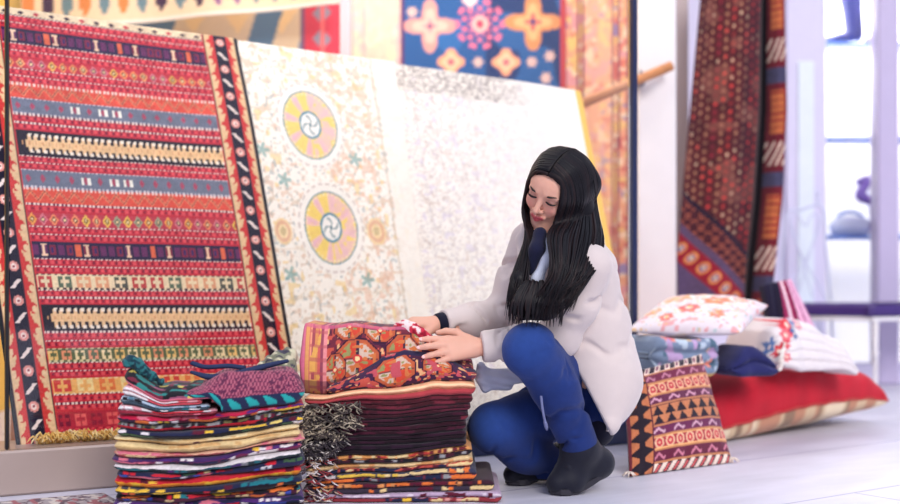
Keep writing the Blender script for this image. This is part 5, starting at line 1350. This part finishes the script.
for i in range(270):                                                # the near side, from the parting down over the shoulder
    a = 1.13 * rnd.random(); j = rnd.uniform(-1, 1); k = rnd.random()
    f0 = .088 - .165 * a
    p0 = on_scalp(f0, .000 + .004 * rnd.random(), .11 - .022 * max(0, (.2 - a) / .2), 1.005)
    p1 = on_scalp(f0 - .006, .050, .075, 1.02 + .02 * k)
    p2 = H(.080 - .165 * a, .058 + .036 * min(1, a * 2.2) + .004 * k, .012 + .01 * j * .3)
    p2b = H(.088 - .17 * a, .056 + .038 * min(1, a * 2.2) + .004 * k, -.062)
    x3 = 549 + 48 * a + 2 * j; p3 = at(x3, 240 + 4 * j, 3.487 + .065 * a ** 1.5 - .012 * k); x4 = 552 + 35 * a + 3 * j; p4 = at(x4, 272 + 5 * j, 3.435 + .030 * a ** 1.6 - .010 * k)
    x5 = 536 + 30 * a + 6 * rnd.uniform(-1, 1); p5 = at(x5, 322 - 26 * rnd.random() ** 2 - 9 * a + 6 * (rnd.random() - .5), 3.415 + .03 * rnd.random())
    strand([p0, p1, p2, p2b, p3, p4, p5], .0048 + .002 * rnd.random(), 32)
for i in range(100):                                                # the far side, past the cheek and down the front
    a = rnd.random(); k = rnd.random(); j = rnd.uniform(-1, 1); f0 = .088 - .17 * a
    p0 = on_scalp(f0, -.002, .11 - .022 * max(0, (.2 - a) / .2), 1.005); p1 = on_scalp(f0 - .004, -.05, .075, 1.015 + .02 * k); p2 = on_scalp(.066 - .16 * a, -.085, .0, 1.02 + .03 * k)
    p3 = at(522.5 + 14 * a, 208 + 3 * j, 3.60 + .06 * a); p3b = at(525 + 8 * a, 226, 3.57 + .03 * a); p4 = at(527 + 4 * j, 246, 3.53 + .02 * k); p5 = at(519 + 9 * j, 282, 3.47 + .03 * k); p6 = at(511 + 7 * j + 5 * rnd.random(), 323 - 26 * rnd.random() ** 2 + 3 * j, 3.455 + .03 * k)
    strand([p0, p1, p2, p3, p3b, p4, p5, p6], .0042 + .0018 * rnd.random(), 32)
for i in range(60):                                                 # where the two locks meet
    x = 510 + 50 * rnd.random(); strand([at(524 + (x - 510) * .7, 280 + 6 * rnd.random(), 3.455), at(x + 3, 300, 3.43), at(x + rnd.uniform(-3, 3), 327 - 24 * rnd.random() ** 2, 3.425)], .0052, 14)
strand([on_scalp(-.07, .004, .13), on_scalp(-.09, .075, .06, 1.04), at(597, 205, 3.53), at(600, 224, 3.51), at(597, 238, 3.50), at(590, 243, 3.49)], .0022, 30)
mbh.build('hair', M_HAIR, person)
# ================================================================== LIGHT AND CAMERA
wd = bpy.data.worlds.new('street_sky'); SC.world = wd; wd.use_nodes = True
N = wd.node_tree.nodes; L = wd.node_tree.links; bg = N['Background']
tc = N.new('ShaderNodeTexCoord'); sp = N.new('ShaderNodeSeparateXYZ'); L.new(tc.outputs['Generated'], sp.inputs[0])
cr = N.new('ShaderNodeValToRGB'); L.new(sp.outputs['Z'], cr.inputs[0])
e = cr.color_ramp.elements; e[0].position = 0.0; e[0].color = (.38, .37, .46, 1); e[1].position = .55; e[1].color = (.80, .86, 1.10, 1)
n = e.new(.12); n.color = (.58, .58, .76, 1)
L.new(cr.outputs[0], bg.inputs[0]); bg.inputs[1].default_value = 1.0
def lamp(kind, name, loc, target, energy, col, **kw):
    d = bpy.data.lights.new(name, kind); d.energy = energy; d.color = tuple(col)
    for k, v in kw.items(): setattr(d, k, v)
    o = bpy.data.objects.new(name, d); COL.objects.link(o); o.location = loc
    o.rotation_euler = (Vector(target) - Vector(loc)).to_track_quat('-Z', 'Y').to_euler(); return o
lamp('SUN', 'sun', (3, -4, 6), (-.1, 3.8, .3), 1.9, (1.0, .94, .88), angle=math.radians(24))
lamp('AREA', 'shop_lamp', (-.3, 5.75, 2.75), (-.1, 6.6, .9), 42, (1.0, .86, .70), shape='RECTANGLE', size=2.6, size_y=.3)
lamp('AREA', 'neighbour_shop_lamp', (2.75, 7.8, 2.9), (2.7, 8.0, .6), 130, (1.0, .98, .94), shape='RECTANGLE', size=1.2, size_y=.4)
a_ = front(1.15, -.06, 2.72)
lamp('AREA', 'added_rug_light', a_, a_ + np.array([-.25, .5, -1.9]), 17, (1.0, .90, .76), shape='RECTANGLE', size=.25, size_y=.25)  # unseen light added to brighten the leaning rugs
cd = bpy.data.cameras.new('camera'); cam = bpy.data.objects.new('camera', cd); COL.objects.link(cam)
cam.location = (0, 0, CAMH); cam.rotation_euler = (PI / 2, 0, 0)
cd.sensor_width = 36; cd.lens = 36 * FPX / 900; cd.shift_y = (HOR - 252) / 900
cd.dof.use_dof = True; cd.dof.focus_distance = 3.55; cd.dof.aperture_fstop = 1.4
SC.camera = cam
SC.view_settings.view_transform = 'Standard'; SC.view_settings.look = 'None'; SC.view_settings.gamma = 1; SC.view_settings.exposure = 0.0
